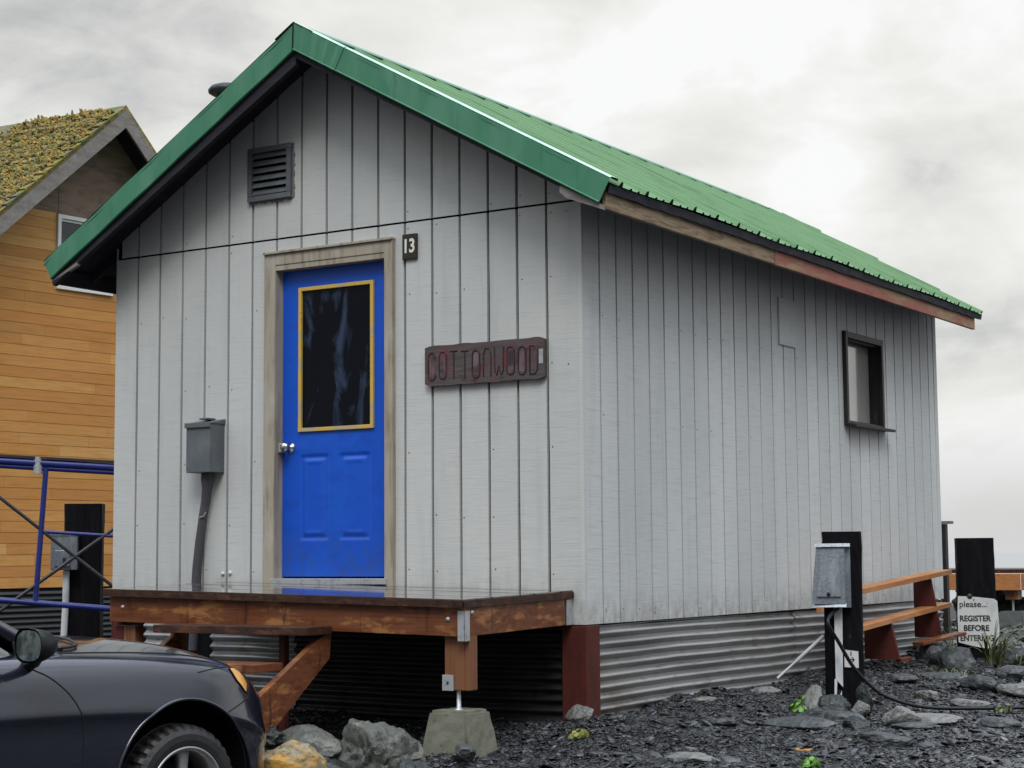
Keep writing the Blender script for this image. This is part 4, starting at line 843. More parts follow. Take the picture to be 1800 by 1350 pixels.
q = MB(); hexa(q, (-.055, .135, .066), (-.005, .135, .066), (-.012, .135, -.42), (-.055, .135, -.37), .102); hexa(q, (-.062, .134, -.372), (-.045, .134, -.372), (-.058, .134, zg - .02), (-.068, .134, zg - .02), .102); hexa(q, (-.044, .1335, -.50), (-.02, .1335, -.44), (-.022, .1335, zg - .02), (-.052, .1335, zg - .02), .1025); q.build('board', WHITEP, cd, recalc=True)
MB().box(onp(0, .12, -.1) - Vector((.002, .002, .002)), onp(0, .12, -.1) + Vector((.002, .002, .002)))
q = MB(); q.tube([onp(-.03, .115, -.44), onp(-.035, .113, zg)], .014, 8); q.build('conduit_pipe', DARKP, cd)
ps = root('paper_notice', (px_ + .05, py_, -.2), 'small white notice with an arrow on the right-hand piling', 'sign')
q = MB(); hexa(q, (.0, .112, -.195), (.085, .112, -.205), (.085, .112, -.305), (.0, .112, -.300), .108); q.build('sheet', SIGNW, ps, recalc=True)
q = MB()
def bar(a0, z0, a1, z1, w): q.beam(onp(a0, .1128, z0), onp(a1, .1128, z1), w, .0015, upv=an)
bar(.018, -.252, .058, -.256, .006); bar(.045, -.240, .060, -.256, .005); bar(.045, -.270, .060, -.256, .005); bar(.040, -.206, .040, -.232, .006); bar(.036, -.284, .046, -.284, .010)
q.build('arrow', INK, ps)
# pale stick leaning, cable
o = MB().tube([(.51, 1.48, -.373), (.61, 1.532, -.274), (.615, 1.535, -.269), (.772, 1.60, -.113)], [.0085, .0085, .012, .012], 8).build('pipe_stake', WHITEP); tag(o, 'thin white pipe leaning against the right-hand piling', 'pipe')
cpts = [onp(-.03, .14, .06), Vector((.886, 1.391, -.016)), Vector((.936, 1.438, -.147)), Vector((1.0, 1.495, -.292)), Vector((1.075, 1.56, -.40)), Vector((1.164, 1.62, -.475)), Vector((1.334, 1.736, -.535)), Vector((1.564, 1.886, -.548)), Vector((1.856, 2.068, -.545))]
cpts += [Vector((a, b, G(a, b) + .05)) for a, b in ((2.3, 2.3), (2.8, 2.5), (3.4, 2.6))]
def smooth(pts, n=6):
    out = []; P_ = [pts[0]] + list(pts) + [pts[-1]]
    for i in range(1, len(P_) - 2):
        p0, p1_, p2, p3 = [Vector(x) for x in P_[i - 1:i + 3]]
        for k in range(n):
            t = k / n; out.append(.5 * ((2 * p1_) + (-p0 + p2) * t + (2 * p0 - 5 * p1_ + 4 * p2 - p3) * t * t + (-p0 + 3 * p1_ - 3 * p2 + p3) * t ** 3))
    out.append(Vector(pts[-1])); return out
o = MB().tube(smooth(cpts), .0115, 8).build('power_cable', CARB); tag(o, 'black cable curving from the power box across the gravel', 'cable')

# second piling with register sign
p2x, p2y = .58, 5.18; Y2 = R(24)
p2 = piling(p2x, p2y, .285, .22, .505, Y2, 'blue-black piling behind the register sign at the cabin rear corner', 9)
ar2, an2 = fr_(Y2)
rs_ = root('register_sign', (p2x, p2y, -.1), 'white metal sign reading please REGISTER BEFORE ENTERING on the far piling', 'sign')
def on2(a, d, z): return Vector((p2x, p2y, 0)) + ar2 * a + an2 * d + Vector((0, 0, z))
plate = [(-.15, .05), (-.03, .045), (.125, .028), (.15, .010), (.16, -.22), (.145, -.33), (.06, -.36), (-.06, -.335), (-.155, -.31), (-.158, -.1)]
MB().prism([on2(a, .131, z) for a, z in plate], an2 * .004).build('plate', SIGNW, rs_)
def stext(s, size, a, z, off=.0018, xs=1.): textmesh('lettering', s, size, INK, rs_, on2(a, .1365, z), ar2, (0, 0, 1), .0008, off, xs=xs)
stext('please...', .068, -.143, -.035, off=.0006, xs=1.0); stext('REGISTER', .062, -.143, -.145, xs=.90); stext('BEFORE', .062, -.115, -.220, xs=.92); stext('ENTERING', .062, -.143, -.298, xs=.88)
MB().lathe([(0, .004), (.02, .003), (.022, 0)], on2(-.06, .135, .047), an2, 10).lathe([(0, .003), (.005, .003), (.006, 0)], on2(-.03, .135, .020), an2, 8).build('fixing', DARKP, rs_)

# wooden bench along the side wall
bn = root('wooden_bench', (.3, 4, -.2), 'orange wooden plank stand with splayed legs against the side wall', 'bench')
tz = lambda y, z: z + (y - 3.5) * .061
def plank(x0, x1, y0, y1, z, t): return MB().add([(x, y, tz(y, z) + k) for k in (-t, 0) for y in (y0, y1) for x in (x0, x1)], [(0, 2, 3, 1), (4, 5, 7, 6), (0, 1, 5, 4), (2, 6, 7, 3), (0, 4, 6, 2), (1, 3, 7, 5)])
plank(.20, .335, 2.95, 5.35, .142, .036).build('plank', CEDAR_O, bn)
plank(.30, .335, 2.62, 2.949, .142, .095).build('plank_end', CEDAR_O, bn)
plank(.21, .345, 3.10, 5.30, -.118, .034).build('plank', CEDAR_O, bn)
for ya in (3.12, 4.93): MB().prism([(.16, ya, tz(ya, .102)), (.30, ya, tz(ya, .102)), (.38, ya, tz(ya, -.36)), (.16, ya, tz(ya, -.36))], (0, .03, 0)).build('leg', RUSTB, bn)
MB().prism([(.12, 3.95, tz(3.95, -.155)), (.33, 3.95, tz(3.95, -.155)), (.39, 3.95, tz(3.95, -.42)), (.12, 3.95, tz(3.95, -.42))], (0, .03, 0)).build('leg', RUSTB, bn)
MB().box((.35, 3.98, -.415), (.39, 4.22, -.385), .003).build('foot_rail', CEDAR, bn)
o = MB().obox((.47, 4.62, -.265), (.25, 1, .10), (1, -.25, 0), (0, -.1, 1), .30, .05, .012, .003).build('broken_plank', CEDAR); tag(o, 'broken weathered plank lying on the dark rubble by the register sign', 'plank')

# grass and weeds
def blades(name, x, y, n, hmin, hmax, spread, m, label, seed, lean=1.0, w=.006, cat='grass tuft', dirs=None):
    rnd = random.Random(seed); mb = MB(); z0 = G(x, y)
    for k in range(n):
        a = rnd.uniform(0, 2 * math.pi) if dirs is None else rnd.gauss(dirs[0], dirs[1]); h = rnd.uniform(hmin, hmax); l_ = rnd.uniform(.25, 1) * lean * h
        p = Vector((x + rnd.gauss(0, spread), y + rnd.gauss(0, spread), z0 + .0)); d = Vector((math.cos(a), math.sin(a), 0)); s_ = Vector((-d.y, d.x, 0)); pts = []
        N_ = 7
        for i in range(N_ + 1):
            t = i / N_; q = p + d * l_ * t ** 1.6 + Vector((0, 0, h * (t - .55 * t ** 3 * min(1.2, l_ / h)))); ww = w * (1 - t) ** .6 + .0006; pts += [q - s_ * ww, q + s_ * ww]
        mb.add(pts, [(2 * i, 2 * i + 1, 2 * i + 3, 2 * i + 2) for i in range(N_)], True)
    o = mb.build(name, m); return tag(o, label, cat)
blades('grass_tuft', .90, 4.55, 60, .22, .50, .035, GRASS, 'long-bladed grass tuft in front of the register sign', 5, 1.3, .0065, dirs=(.2, 1.3))
blades('grass_tuft', 1.15, 4.5, 26, .10, .26, .07, GRASS, 'low trailing grass right of the register sign', 6, 2.6, .005, dirs=(.3, .7))
blades('grass_tuft', .85, 3.75, 40, .05, .13, .08, GRASS, 'flat green grass patch on the rubble below the sign', 7, 2.2, .004)
blades('grass_tuft', .44, 5.0, 14, .15, .40, .03, GRASS, 'thin grass growing between the bench and the far piling', 8, .8, .005)
def weed(x, y, r_, n, label, seed, m=WEED):
    rnd = random.Random(seed); mb = MB(); z0 = G(x, y) + .02
    for k in range(n):
        d = Vector((rnd.gauss(0, 1), rnd.gauss(0, 1), abs(rnd.gauss(.2, .6)))).normalized(); c = Vector((x, y, z0)) + d * r_ * rnd.uniform(.3, 1); u = d.orthogonal().normalized(); v = d.cross(u); u = (u + d * .5).normalized(); s_ = rnd.uniform(.010, .018)
        mb.add([c + u * s_ * math.cos(a) + v * s_ * .7 * math.sin(a) for a in [j * math.pi / 3 for j in range(6)]], [tuple(range(6))])
    return tag(mb.build('weed', m), label, 'weed')
weed(.80, 1.22, .10, 230, 'bright green weed left of the right-hand piling', 3)
weed(1.60, -.62, .055, 60, 'small bright green weed near the bottom edge of the gravel', 4)
weed(1.75, 2.0, .06, 70, 'faint green weed behind the cable', 6, GRASS)
weed(.22, -.48, .06, 70, 'yellowish small weed in front of the corner post', 7, mat('yellow_weed', (.22, .22, .05), .6))
blades('grass_tuft', -2.9, .4, 3, .05, .1, .01, GRASS, 'a few blades under the cabin', 77) if False else None

# ------------------------------------------------------------------ neighbour cabin (yellow cedar, mossy roof)
az = .09; NE = Vector((math.sin(az), math.cos(az), 0)); NN = Vector((math.cos(az), -math.sin(az), 0)); NO = Vector((-9.987, 5.449, 0))
nb2 = root('neighbour_house', (-9.987, 5.449, 0), 'house with yellow cedar siding and a moss-covered shingle roof, left behind the cabin', 'house')
def NP(s, o_, z): return NO + NE * s + NN * o_ + Vector((0, 0, z))
PKs, PKz = .574, 5.647
def nroof(s): return PKz - (PKs - s) * .88 if s < PKs else PKz - (s - PKs) * 1.02
nbd = MB(); rnd = random.Random(12); z = .08; WS0, WS1, WZ0, WZ1 = -.085, .72, 3.455, 4.315
while z < 4.32:
    z1 = min(z + .1225, 4.325); s_ = -2.6 + rnd.uniform(0, 1)
    cuts_ = [-2.6]
    while cuts_[-1] < 3.4: cuts_.append(cuts_[-1] + rnd.uniform(.9, 3.2))
    for a, b in zip(cuts_[:-1], cuts_[1:]):
        segs = [(a, min(b, 3.4))]
        if z1 > WZ0 + .06 and z < WZ1:
            segs = [(x0, x1) for x0, x1 in ((a, min(b, WS0 - .005)), (max(a, WS1 + .005), min(b, 3.4))) if x1 > x0 + .01]
        for x0, x1 in segs:
            # clip by roof
            lim0 = PKs - (PKz - .25 - z1) / .88; x0 = max(x0, lim0); x1 = min(x1, PKs + (PKz - .25 - z1) / 1.02)
            if x1 <= x0: continue
            t0, t1 = .011, .002
            nbd.add([NP(x0 + .001, t0, z + .004), NP(x1 - .001, t0, z + .004), NP(x1 - .001, t1 + .006, z1 + .002), NP(x0 + .001, t1 + .006, z1 + .002), NP(x0 + .001, -.01, z + .004), NP(x1 - .001, -.01, z + .004)], [(0, 1, 2, 3), (4, 5, 1, 0)])
    z += .1225
nbd.build('wall', BOARD, nb2)
MB().prism([NP(-2.4, -.02, -.6), NP(3.5, -.02, -.6), NP(3.5, -.02, nroof(3.5) - .12), NP(PKs, -.02, PKz - .12), NP(-2.4, -.02, nroof(-2.4) - .12)], -NN * .02).build('wall_backing', DARKW, nb2)
MB().prism([NP(-.62, -.012, 4.326), NP(-.068, -.012, 4.326), NP(-.068, -.012, nroof(-.068) - .1), NP(-.62, -.012, nroof(-.62) - .1)], NN * .020).build('gable_panel', PLYB, nb2)
MB().prism([NP(-.062, -.012, 4.326), NP(1.9, -.012, 4.326), NP(1.6, -.012, nroof(1.6) - .1), NP(PKs, -.012, PKz - .12), NP(-.062, -.012, nroof(-.062) - .1)], NN * .020).build('gable_panel', PLYB, nb2)
for k in range(12): pass
# side wall of the neighbour, and body
MB().prism([NP(-2.4, -.04, -.6), NP(-2.4, -7, -.6), NP(-2.4, -7, nroof(-2.4) - .1), NP(-2.4, -.04, nroof(-2.4) - .1)], NE * .03).build('wall', BOARD, nb2)
RG = MB()
def nr(s, back): return NP(s, .40 - back, nroof(s) + .05 * back)
for s0, s1 in ((-2.75, PKs), (PKs, 3.9)):
    poly = [nr(s0, 0), nr(s1, 0), nr(s1, 8), nr(s0, 8)]; RG.add(poly + [p - Vector((0, 0, .05)) for p in poly], [(0, 1, 2, 3), (7, 6, 5, 4), (0, 4, 5, 1), (1, 5, 6, 2), (2, 6, 7, 3), (3, 7, 4, 0)])
nroofo = RG.build('roof', MOSSB, nb2)
# ragged shingle rows on the visible slope, and moss tufts on them
sh = MB(); rnd = random.Random(31)
dS = Vector((NE.x, NE.y, .88)).normalized(); dB = (-NN + Vector((0, 0, .05))).normalized(); nU = dB.cross(dS); nU = nU if nU.z > 0 else -nU
s = -2.7
while s < PKs:
    b = -.02
    while b < 6:
        w = rnd.uniform(.10, .22); j = rnd.uniform(0, .014); c = nr(s + rnd.uniform(-.012, .012), b) ; s2 = dS * .19
        if s > PKs - .17: break
        sh.add([c + nU * (.022 + j), c + dB * w * .95 + nU * (.022 + j), c + dB * w * .95 + s2 + nU * .006, c + s2 + nU * .006, c, c + dB * w * .95], [(0, 1, 2, 3), (4, 5, 1, 0), (4, 0, 3)])
        b += w
    s += .125
sh.build('shingles', MOSSB, nroofo)
n_ = 22000; sS = RNG.uniform(-2.6, PKs - .03, n_); sB = RNG.uniform(.05, 6, n_) ** 1.0
keep = np.array([(noise.noise(Vector((a * 1.6, b * 1.6, 3))) + .35 * min(1, b / .5) + .1 - max(0, (a - .3)) * 1.5) > -.28 + .35 * random.random() for a, b in zip(sS, sB)])
sS, sB = sS[keep], sB[keep]; Pm = np.array([tuple(nr(a, b) + nU * .026) for a, b in zip(sS, sB)])
mo = chips('moss', MOSS, Pm[:, 0], Pm[:, 1], Pm[:, 2], RNG.uniform(.008, .036, len(sS)), flat=.6, tilt=.5, normal=(np.array(dB), np.array(dS), np.array(nU)))
mo.data.transform(Matrix.Translation(-Vector((-9.987, 5.449, 0)))); mo.parent = nroofo
for s0, s1 in ((-2.75, PKs), (PKs, 3.9)):
    a = .405
    MB().prism([NP(s0, a, nroof(s0) - .055), NP(s1, a, nroof(s1) - .055), NP(s1, a, nroof(s1) - .265), NP(s0, a, nroof(s0) - .265)], -NN * .03).build('barge_board', GREYW, nb2)
    MB().add([NP(s0, .38, nroof(s0) - .06), NP(s1, .38, nroof(s1) - .06), NP(s1, -.02, nroof(s1) - .06), NP(s0, -.02, nroof(s0) - .06)], [(0, 1, 2, 3)]).build('soffit', DARKW, nb2)
wn_ = MB(); fw = .045
def nbox(mb, s0, s1, z0, z1, o0, o1): mb.obox(NP((s0 + s1) / 2, (o0 + o1) / 2, (z0 + z1) / 2), NE, NN, (0, 0, 1), (s1 - s0) / 2, (o1 - o0) / 2, (z1 - z0) / 2, .003)
nbox(wn_, WS0, WS0 + fw, WZ0, WZ1, -.02, .04); nbox(wn_, WS1 - fw, WS1, WZ0, WZ1, -.02, .04); nbox(wn_, WS0 + fw, WS1 - fw, WZ1 - fw, WZ1, -.02, .04); nbox(wn_, WS0 + fw, WS1 - fw, WZ0, WZ0 + fw, -.02, .04)
nbox(wn_, .29, .345, WZ0 + fw, WZ1 - fw, -.015, .03)
nwin = wn_.build('window', VINYL, nb2)
gp = MB(); nbox(gp, WS0 + .02, WS1 - .02, WZ0 + .02, WZ1 - .02, -.012, .002); gp.build('window_pane', GLASS_N, nwin)
gs = MB(); nbox(gs, WS0 + fw + .002, .288, WZ0 + fw + .002, WZ0 + fw + .03, .0, .02); nbox(gs, .347, WS1 - fw - .002, WZ0 + fw + .002, WZ0 + fw + .03, .0, .02); nbox(gs, WS0 + fw + .002, .288, WZ1 - fw - .03, WZ1 - fw - .002, .0, .02); each(gs, 'sash', VINYL, nwin)
ms_ = MB(); vs = []; nj = 90
for i in range(14):
    for j in range(nj): z_ = -.6 + .66 * j / (nj - 1); vs.append(NP(-2.6 + i * .47, .012 + .011 * math.sin(z_ / .0615 * 6.283), z_))
ms_.add(vs, [(i * nj + j, (i + 1) * nj + j, (i + 1) * nj + j + 1, i * nj + j + 1) for i in range(13) for j in range(nj - 1)], True); ms_.build('skirting', GALV_SHADE, nb2)  # shade at the foot of the house is painted into the sheet colour

# ------------------------------------------------------------------ blue pipe frame and left piling
bf = root('scaffold', (-4.2, 0, G(-4.2, 0)), 'blue painted pipe frame with diagonal braces left of the cabin', 'scaffold')
A = lambda x, y, d: CAM + (c_f + c_r * ((x - 900) / 3129.92) - c_u * ((y - 675) / 3129.92)) * d
T0 = Vector((-4.80, -.60, 1.06)); T1 = Vector((-3.86, .42, 1.035))
def fp(a, z): return Vector((-4.167 + .68 * a, -.2 + .734 * a, z))    # a = metres along the frame, to the right
def fz(a, za, zb): return fp(a, za + (zb - za) * (a + .3) / .79)
MB().tube([fz(-1.6, 1.065, 1.022), fz(.75, 1.065, 1.022)], .027, 12).tube([fz(-1.6, 1.03, .985) + Vector((.03, .04, 0)), fz(.75, 1.03, .985) + Vector((.03, .04, 0))], .018, 10).build('top_rail', BLUEP, bf)
MB().beam(fz(-1.6, 1.10, 1.06), fz(.75, 1.10, 1.06), .05, .018).build('plank_edge', DARKP, bf)
MB().tube([fz(-.03, 1.11, 1.06), fz(-.03, .99, .95)], .032, 10).build('coupler', STEEL, bf)
MB().tube([fp(.025, 1.02), fp(-.03, .10)], .019, 10).build('upright', BLUEP, bf)
MB().tube([fp(-1.5, 1.04), fp(-1.52, -.75)], .019, 10).build('upright', BLUEP, bf)
MB().tube([fp(.0, .583), fp(.70, .535)], .012, 8).build('mid_rail', BLUEP, bf)
MB().tube([fz(-1.6, .125, .050), fz(.62, .125, .050)], .021, 10).build('bottom_rail', BLUEP, bf)
MB().tube([fz(-.56, .835, .20), fz(.7, .835, .20)], .012, 8).build('brace', DARKP, bf)
MB().tube([fz(-1.0, .02, .604), fz(.7, .02, .604)], .012, 8).build('brace', DARKP, bf)
pl3 = piling(-4.68, .70, .27, .22, .80, R(40), 'black creosoted piling between the blue pipe frame and the neighbour house', 5)
ar3, an3 = fr_(R(40))
def on3(a, d, z): return Vector((-4.68, .70, 0)) + ar3 * a + an3 * d + Vector((0, 0, z))
mb3 = root('power_box', (-4.68, .70, .4), 'mottled grey power box on the piling behind the blue frame', 'electrical box')
MB().obox(on3(-.12, .17, .44), ar3, an3, (0, 0, 1), .095, .055, .125, .006).build('housing', GALV_B, mb3)
MB().obox(on3(-.13, .235, .40), ar3, an3, (0, 0, 1), .055, .012, .06, .006).build('meter_cover', GALV_B, mb3)
MB().obox(on3(-.12, .165, .572), ar3, an3, (0, 0, 1), .10, .065, .010, .004).build('lid', GALV_B, mb3)
MB().obox(on3(-.115, .2485, .375), ar3, an3, (0, 0, 1), .011, .002, .028).build('knockout', INK, mb3)
MB().tube([on3(-.11, .15, .31), on3(-.11, .15, .10), on3(-.14, .15, -.7)], .024, 10).build('conduit', WHITEP, mb3)

# ------------------------------------------------------------------ far deck at right, far post
fd = root('far_deck', (-2.5, 11.2, 0), 'corner of a distant orange wooden deck past the cabin', 'deck')
MB().box((-4.5, 11.30, .155), (-.80, 13.2, .20), .004).build('decking', DECK_E, fd)
MB().box((-4.45, 11.22, -.035), (-.86, 11.27, .15), .004).build('front_beam', CEDAR_O, fd)
MB().box((-.86, 11.28, -.035), (-.82, 13.1, .15), .004).build('side_beam', CEDAR_O, fd)
MB().box((-1.05, 11.30, -.14), (-.90, 11.44, -.036), .004).build('post', CEDAR_V, fd)
MB().lathe([(.012, 0), (.012, .16)], (-.98, 11.36, -.29), n=10).build('rod', STEEL, fd)
pier('pier_block', -.98, 11.36, -.27, -.52, .13, .18, CONC_D, 'dark concrete pier block under the distant deck', rot=0)
fpx = CAM + (c_f + c_r * ((1658 - 900) / 3129.92) - c_u * ((940 - 675) / 3129.92)) * 17.5
fpo = root('fence_post', (fpx.x, fpx.y, -.5), 'distant post with a flat cap just past the cabin rear corner', 'post')
MB().box((fpx.x - .035, fpx.y - .035, -.6), (fpx.x + .035, fpx.y + .035, .67)).build('post', BLACKF, fpo); MB().box((fpx.x - .09, fpx.y - .05, .672), (fpx.x + .09, fpx.y + .05, .70)).build('cap', GREYW, fpo)

# ------------------------------------------------------------------ the car
car_loc = Vector((-.52, -2.69, -.966)); HEAD = R(81)
car = root('parked_car', car_loc, 'dark blue-grey car parked nose-in before the porch steps, front quarter showing', 'car', rotz=HEAD)
HWID = .865
# local axes: x forward, y left; right flank at y = 0, centre at y = HWID
ST = [  # x, half width, z bottom, bulge z, shoulder z, centre z
    (.675, .44, .30, .44, .60, .64), (.66, .57, .24, .45, .66, .70), (.61, .70, .21, .47, .725, .785), (.53, .775, .20, .50, .785, .855), (.40, .828, .20, .52, .845, .92), (.22, .856, .20, .54, .888, .965), (0, .865, .20, .55, .915, .995), (-.3, .868, .20, .55, .935, 1.01), (-.6, .87, .19, .55, .945, 1.02), (-.85, .872, .18, .55, .95, 1.02),
    (-1.3, .875, .18, .55, .95, 1.0), (-2.0, .875, .18, .55, .955, .98), (-2.6, .87, .19, .56, .96, .97), (-3.1, .84, .22, .57, .965, .97), (-3.45, .76, .27, .58, .93, .94), (-3.6, .60, .34, .58, .82, .83)]
def sect(x, hw, zb, zm, zs, zc):
    p = [(0, zb), (hw * .5, zb), (hw - .10, zb), (hw - .025, zb + .05), (hw - .012, zm - .12), (hw - .010, zm), (hw - .012, zs - .285), (hw + .006, zs - .255), (hw - .004, zs - .225), (hw - .040, zs - .11), (hw - .070, zs - .040), (hw - .10, zs - .010), (hw - .15, zs + .004), (hw - .26, zs + (zc - zs) * .35), (hw * .5, zs + (zc - zs) * .8), (0, zc)]
    full = [(x, HWID - a, b) for a, b in p] + [(x, HWID + a, b) for a, b in p[-2:0:-1]]
    return full
secs = [sect(*s_) for s_ in ST]; m_ = len(secs[0]); body = MB(); vs = [v for s_ in secs for v in s_]
body.add(vs, [(i * m_ + j, i * m_ + (j + 1) % m_, (i + 1) * m_ + (j + 1) % m_, (i + 1) * m_ + j) for i in range(len(secs) - 1) for j in range(m_)] + [tuple(range(m_)), tuple(range((len(secs) - 1) * m_, len(secs) * m_))[::-1]], True)
bo = body.build('body', CARP, car, recalc=True)
mod = bo.modifiers.new('s', 'SUBSURF'); mod.levels = 3; mod.render_levels = 3
cutters = []
WB = -2.53
for x in (0, WB):
    for yy in (0, 2 * HWID):
        q = MB(); q.lathe([(0, -.36), (.385, -.36), (.385, .36), (0, .36)], (x, yy, .335), (0, 1, 0), 64); c = q.build('cut', SEAM, None, recalc=True)
        c.matrix_world = Matrix.Translation(car_loc) @ Matrix.Rotation(HEAD, 4, 'Z'); cutters.append(c)
        md = bo.modifiers.new('b', 'BOOLEAN'); md.operation = 'DIFFERENCE'; md.object = c; md.solver = 'EXACT'
bpy.context.view_layer.update(); dg = bpy.context.evaluated_depsgraph_get(); nm = bpy.data.meshes.new_from_object(bo.evaluated_get(dg)); bo.modifiers.clear(); bo.data = nm
for c in cutters: bpy.data.objects.remove(c)
nm.materials.clear(); nm.materials.append(CARP); nm.polygons.foreach_set('material_index', [0] * len(nm.polygons))
nm.polygons.foreach_set('use_smooth', [True] * len(nm.polygons))
try: nm.set_sharp_from_angle(angle=R(40))
except Exception: pass
bmx = bmesh.new(); bmx.from_mesh(nm); bvh = BVHTree.FromBMesh(bmx)
def sideproj(pts, off=.0, n=8):
    out = []
    for (x, z) in smooth([Vector((a, 0, b)) for a, b in pts], n) if False else [(v.x, v.z) for v in smooth([Vector((a, 0, b)) for a, b in pts], n)]:
        h = bvh.ray_cast(Vector((x, -1, z)), Vector((0, 1, 0)), 1.9)
        if h[0] is not None: out.append(h[0] + Vector((0, -off, 0)))
    return out
def topproj(pts, off=.0, n=8):
    out = []
    for v in smooth([Vector((a, b, 0)) for a, b in pts], n):
        h = bvh.ray_cast(Vector((v.x, v.y, 3)), Vector((0, 0, -1)), 4)
        if h[0] is not None: out.append(h[0] + Vector((0, 0, off)))
    return out
def seam(pts, r_=.0035):
    if len(pts) > 1: MB().tube(pts, r_, 6).build('panel_gap', SEAM, car)
seam(sideproj([(-.80, .90), (-.70, .85), (-.61, .76), (-.565, .64), (-.56, .5), (-.57, .22)]))
seam(sideproj([(-1.70, .92), (-1.72, .6), (-1.70, .22)]))
seam(sideproj([(.215, .64), (.30, .665), (.40, .698), (.425, .71)]))
seam(sideproj([(.10, .835), (.20, .845), (.30, .848), (.36, .842)]), .003)
seam(topproj([(-.62, .16), (-.3, .165), (.1, .18), (.32, .19), (.45, .26), (.55, .45), (.59, HWID), (.55, 2 * HWID - .45), (.45, 2 * HWID - .26), (.32, 2 * HWID - .19), (-.3, 2 * HWID - .155)]), .004)
# wheel arch lips
for x in (0, WB):
    pts = []
    for k in range(41):
        a = R(-12) + R(204) * k / 40; X_, Z_ = x + .388 * math.cos(a), .335 + .388 * math.sin(a)
        h = bvh.ray_cast(Vector((X_ + .006 * math.cos(a), -1, Z_ + .006 * math.sin(a))), Vector((0, 1, 0)), 1.5)
        if h[0] is not None: pts.append(Vector((X_, h[0].y + .002, Z_)))
    if len(pts) > 2: MB().tube(pts, .008, 8).build('arch_lip', CARP, car)
# inner arch liners
for x in (0, WB): MB().lathe([(.383, .02), (.383, .34), (.05, .345)], (x, 0, .335), (0, 1, 0), 48).build('arch_liner', CARB, car)
# side crease
cp = sideproj([(-1.6, .70), (-1.0, .705), (-.66, .705), (-.45, .70)], -.004)
# headlights: clear lens wrapping the corner with an amber end
def lens(y0, y1, x0, z0, z1, mtl, name):
    mb = MB(); vs = []; nn_ = 10
    for i in range(nn_ + 1):
        for j in range(4):
            t = i / nn_; yy = y0 + (y1 - y0) * t; z = z0(t) + (z1(t) - z0(t)) * j / 3
            h = bvh.ray_cast(Vector((1.6, yy, z)), Vector((-1, 0, 0)), 2)
            vs.append((h[0] + Vector((.006, -.004, .002))) if h[0] is not None else Vector((x0, yy, z)))
    mb.add(vs, [(i * 4 + j, (i + 1) * 4 + j, (i + 1) * 4 + j + 1, i * 4 + j + 1) for i in range(nn_) for j in range(3)], True)
    return mb.build(name, mtl, car, recalc=False)
for sgn in (0, 1):
    f = (lambda v: v) if sgn == 0 else (lambda v: 2 * HWID - v)
    pts_out = []
    hl = lens(f(.17), f(.60), .8, lambda t: .60 - .02 * t, lambda t: .70 - .02 * t, LENS, 'headlight')
# amber corner lens seen from the flank, wraps round the wing end
amb = MB(); vs = []; na, nb_ = 14, 5
for i in range(na + 1):
    t = i / na
    xa, za = .325 + (.372 - .325) * t - .004 * math.sin(math.pi * t), .838 + (.745 - .838) * t
    xb, zb_ = .392 + (.425 - .392) * t + .018 * math.sin(math.pi * t), .836 + (.712 - .836) * t
    for j in range(nb_ + 1):
        k = j / nb_; w_k = .5 + (k - .5) * (1 - .75 * max(0, t - .6) / .4); x = xa + (xb - xa) * w_k; z = za + (zb_ - za) * w_k
        h = bvh.ray_cast(Vector((x, -1, z)), Vector((0, 1, 0)), 1.9); vs.append(h[0] + h[1] * .004 + Vector((0, -.003 * math.sin(math.pi * k), 0)) if h[0] is not None else Vector((x, .1, z)))
amb.add(vs, [(i * (nb_ + 1) + j, (i + 1) * (nb_ + 1) + j, (i + 1) * (nb_ + 1) + j + 1, i * (nb_ + 1) + j + 1) for i in range(na) for j in range(nb_)], True)
amb.build('side_indicator', AMBER, car)
seam([vs[i * (nb_ + 1)] for i in range(na + 1)] + [vs[(i) * (nb_ + 1) + nb_] for i in range(na, -1, -1)] + [vs[0]], .003)
# cabin of the car
gl = {'A0': (-.66, .14, .925), 'A1': (-1.36, .33, 1.36), 'B0': (-1.75, .09, .95), 'B1': (-1.85, .31, 1.41), 'C0': (-2.75, .12, .965), 'C1': (-2.55, .34, 1.37)}
def mir(p): return Vector((p[0], 2 * HWID - p[1], p[2]))
Vg = {k: Vector(v) for k, v in gl.items()}
cl0, cl1 = Vector((-.50, HWID, .965)), Vector((-1.26, HWID, 1.40))
vs = []
for i in range(9):
    t = i / 8; s_ = t * 2 - 1
    b0 = Vg['A0'].lerp(mir(Vg['A0']), t); b0.x += .14 * (1 - s_ * s_); b0.z += .03 * (1 - s_ * s_); t0_ = Vg['A1'].lerp(mir(Vg['A1']), t); t0_.x += .08 * (1 - s_ * s_); t0_.z += .03 * (1 - s_ * s_)
    vs += [b0, t0_]
MB().add(vs, [(2 * i, 2 * i + 2, 2 * i + 3, 2 * i + 1) for i in range(8)], True).build('windscreen', GLASS_C, car)
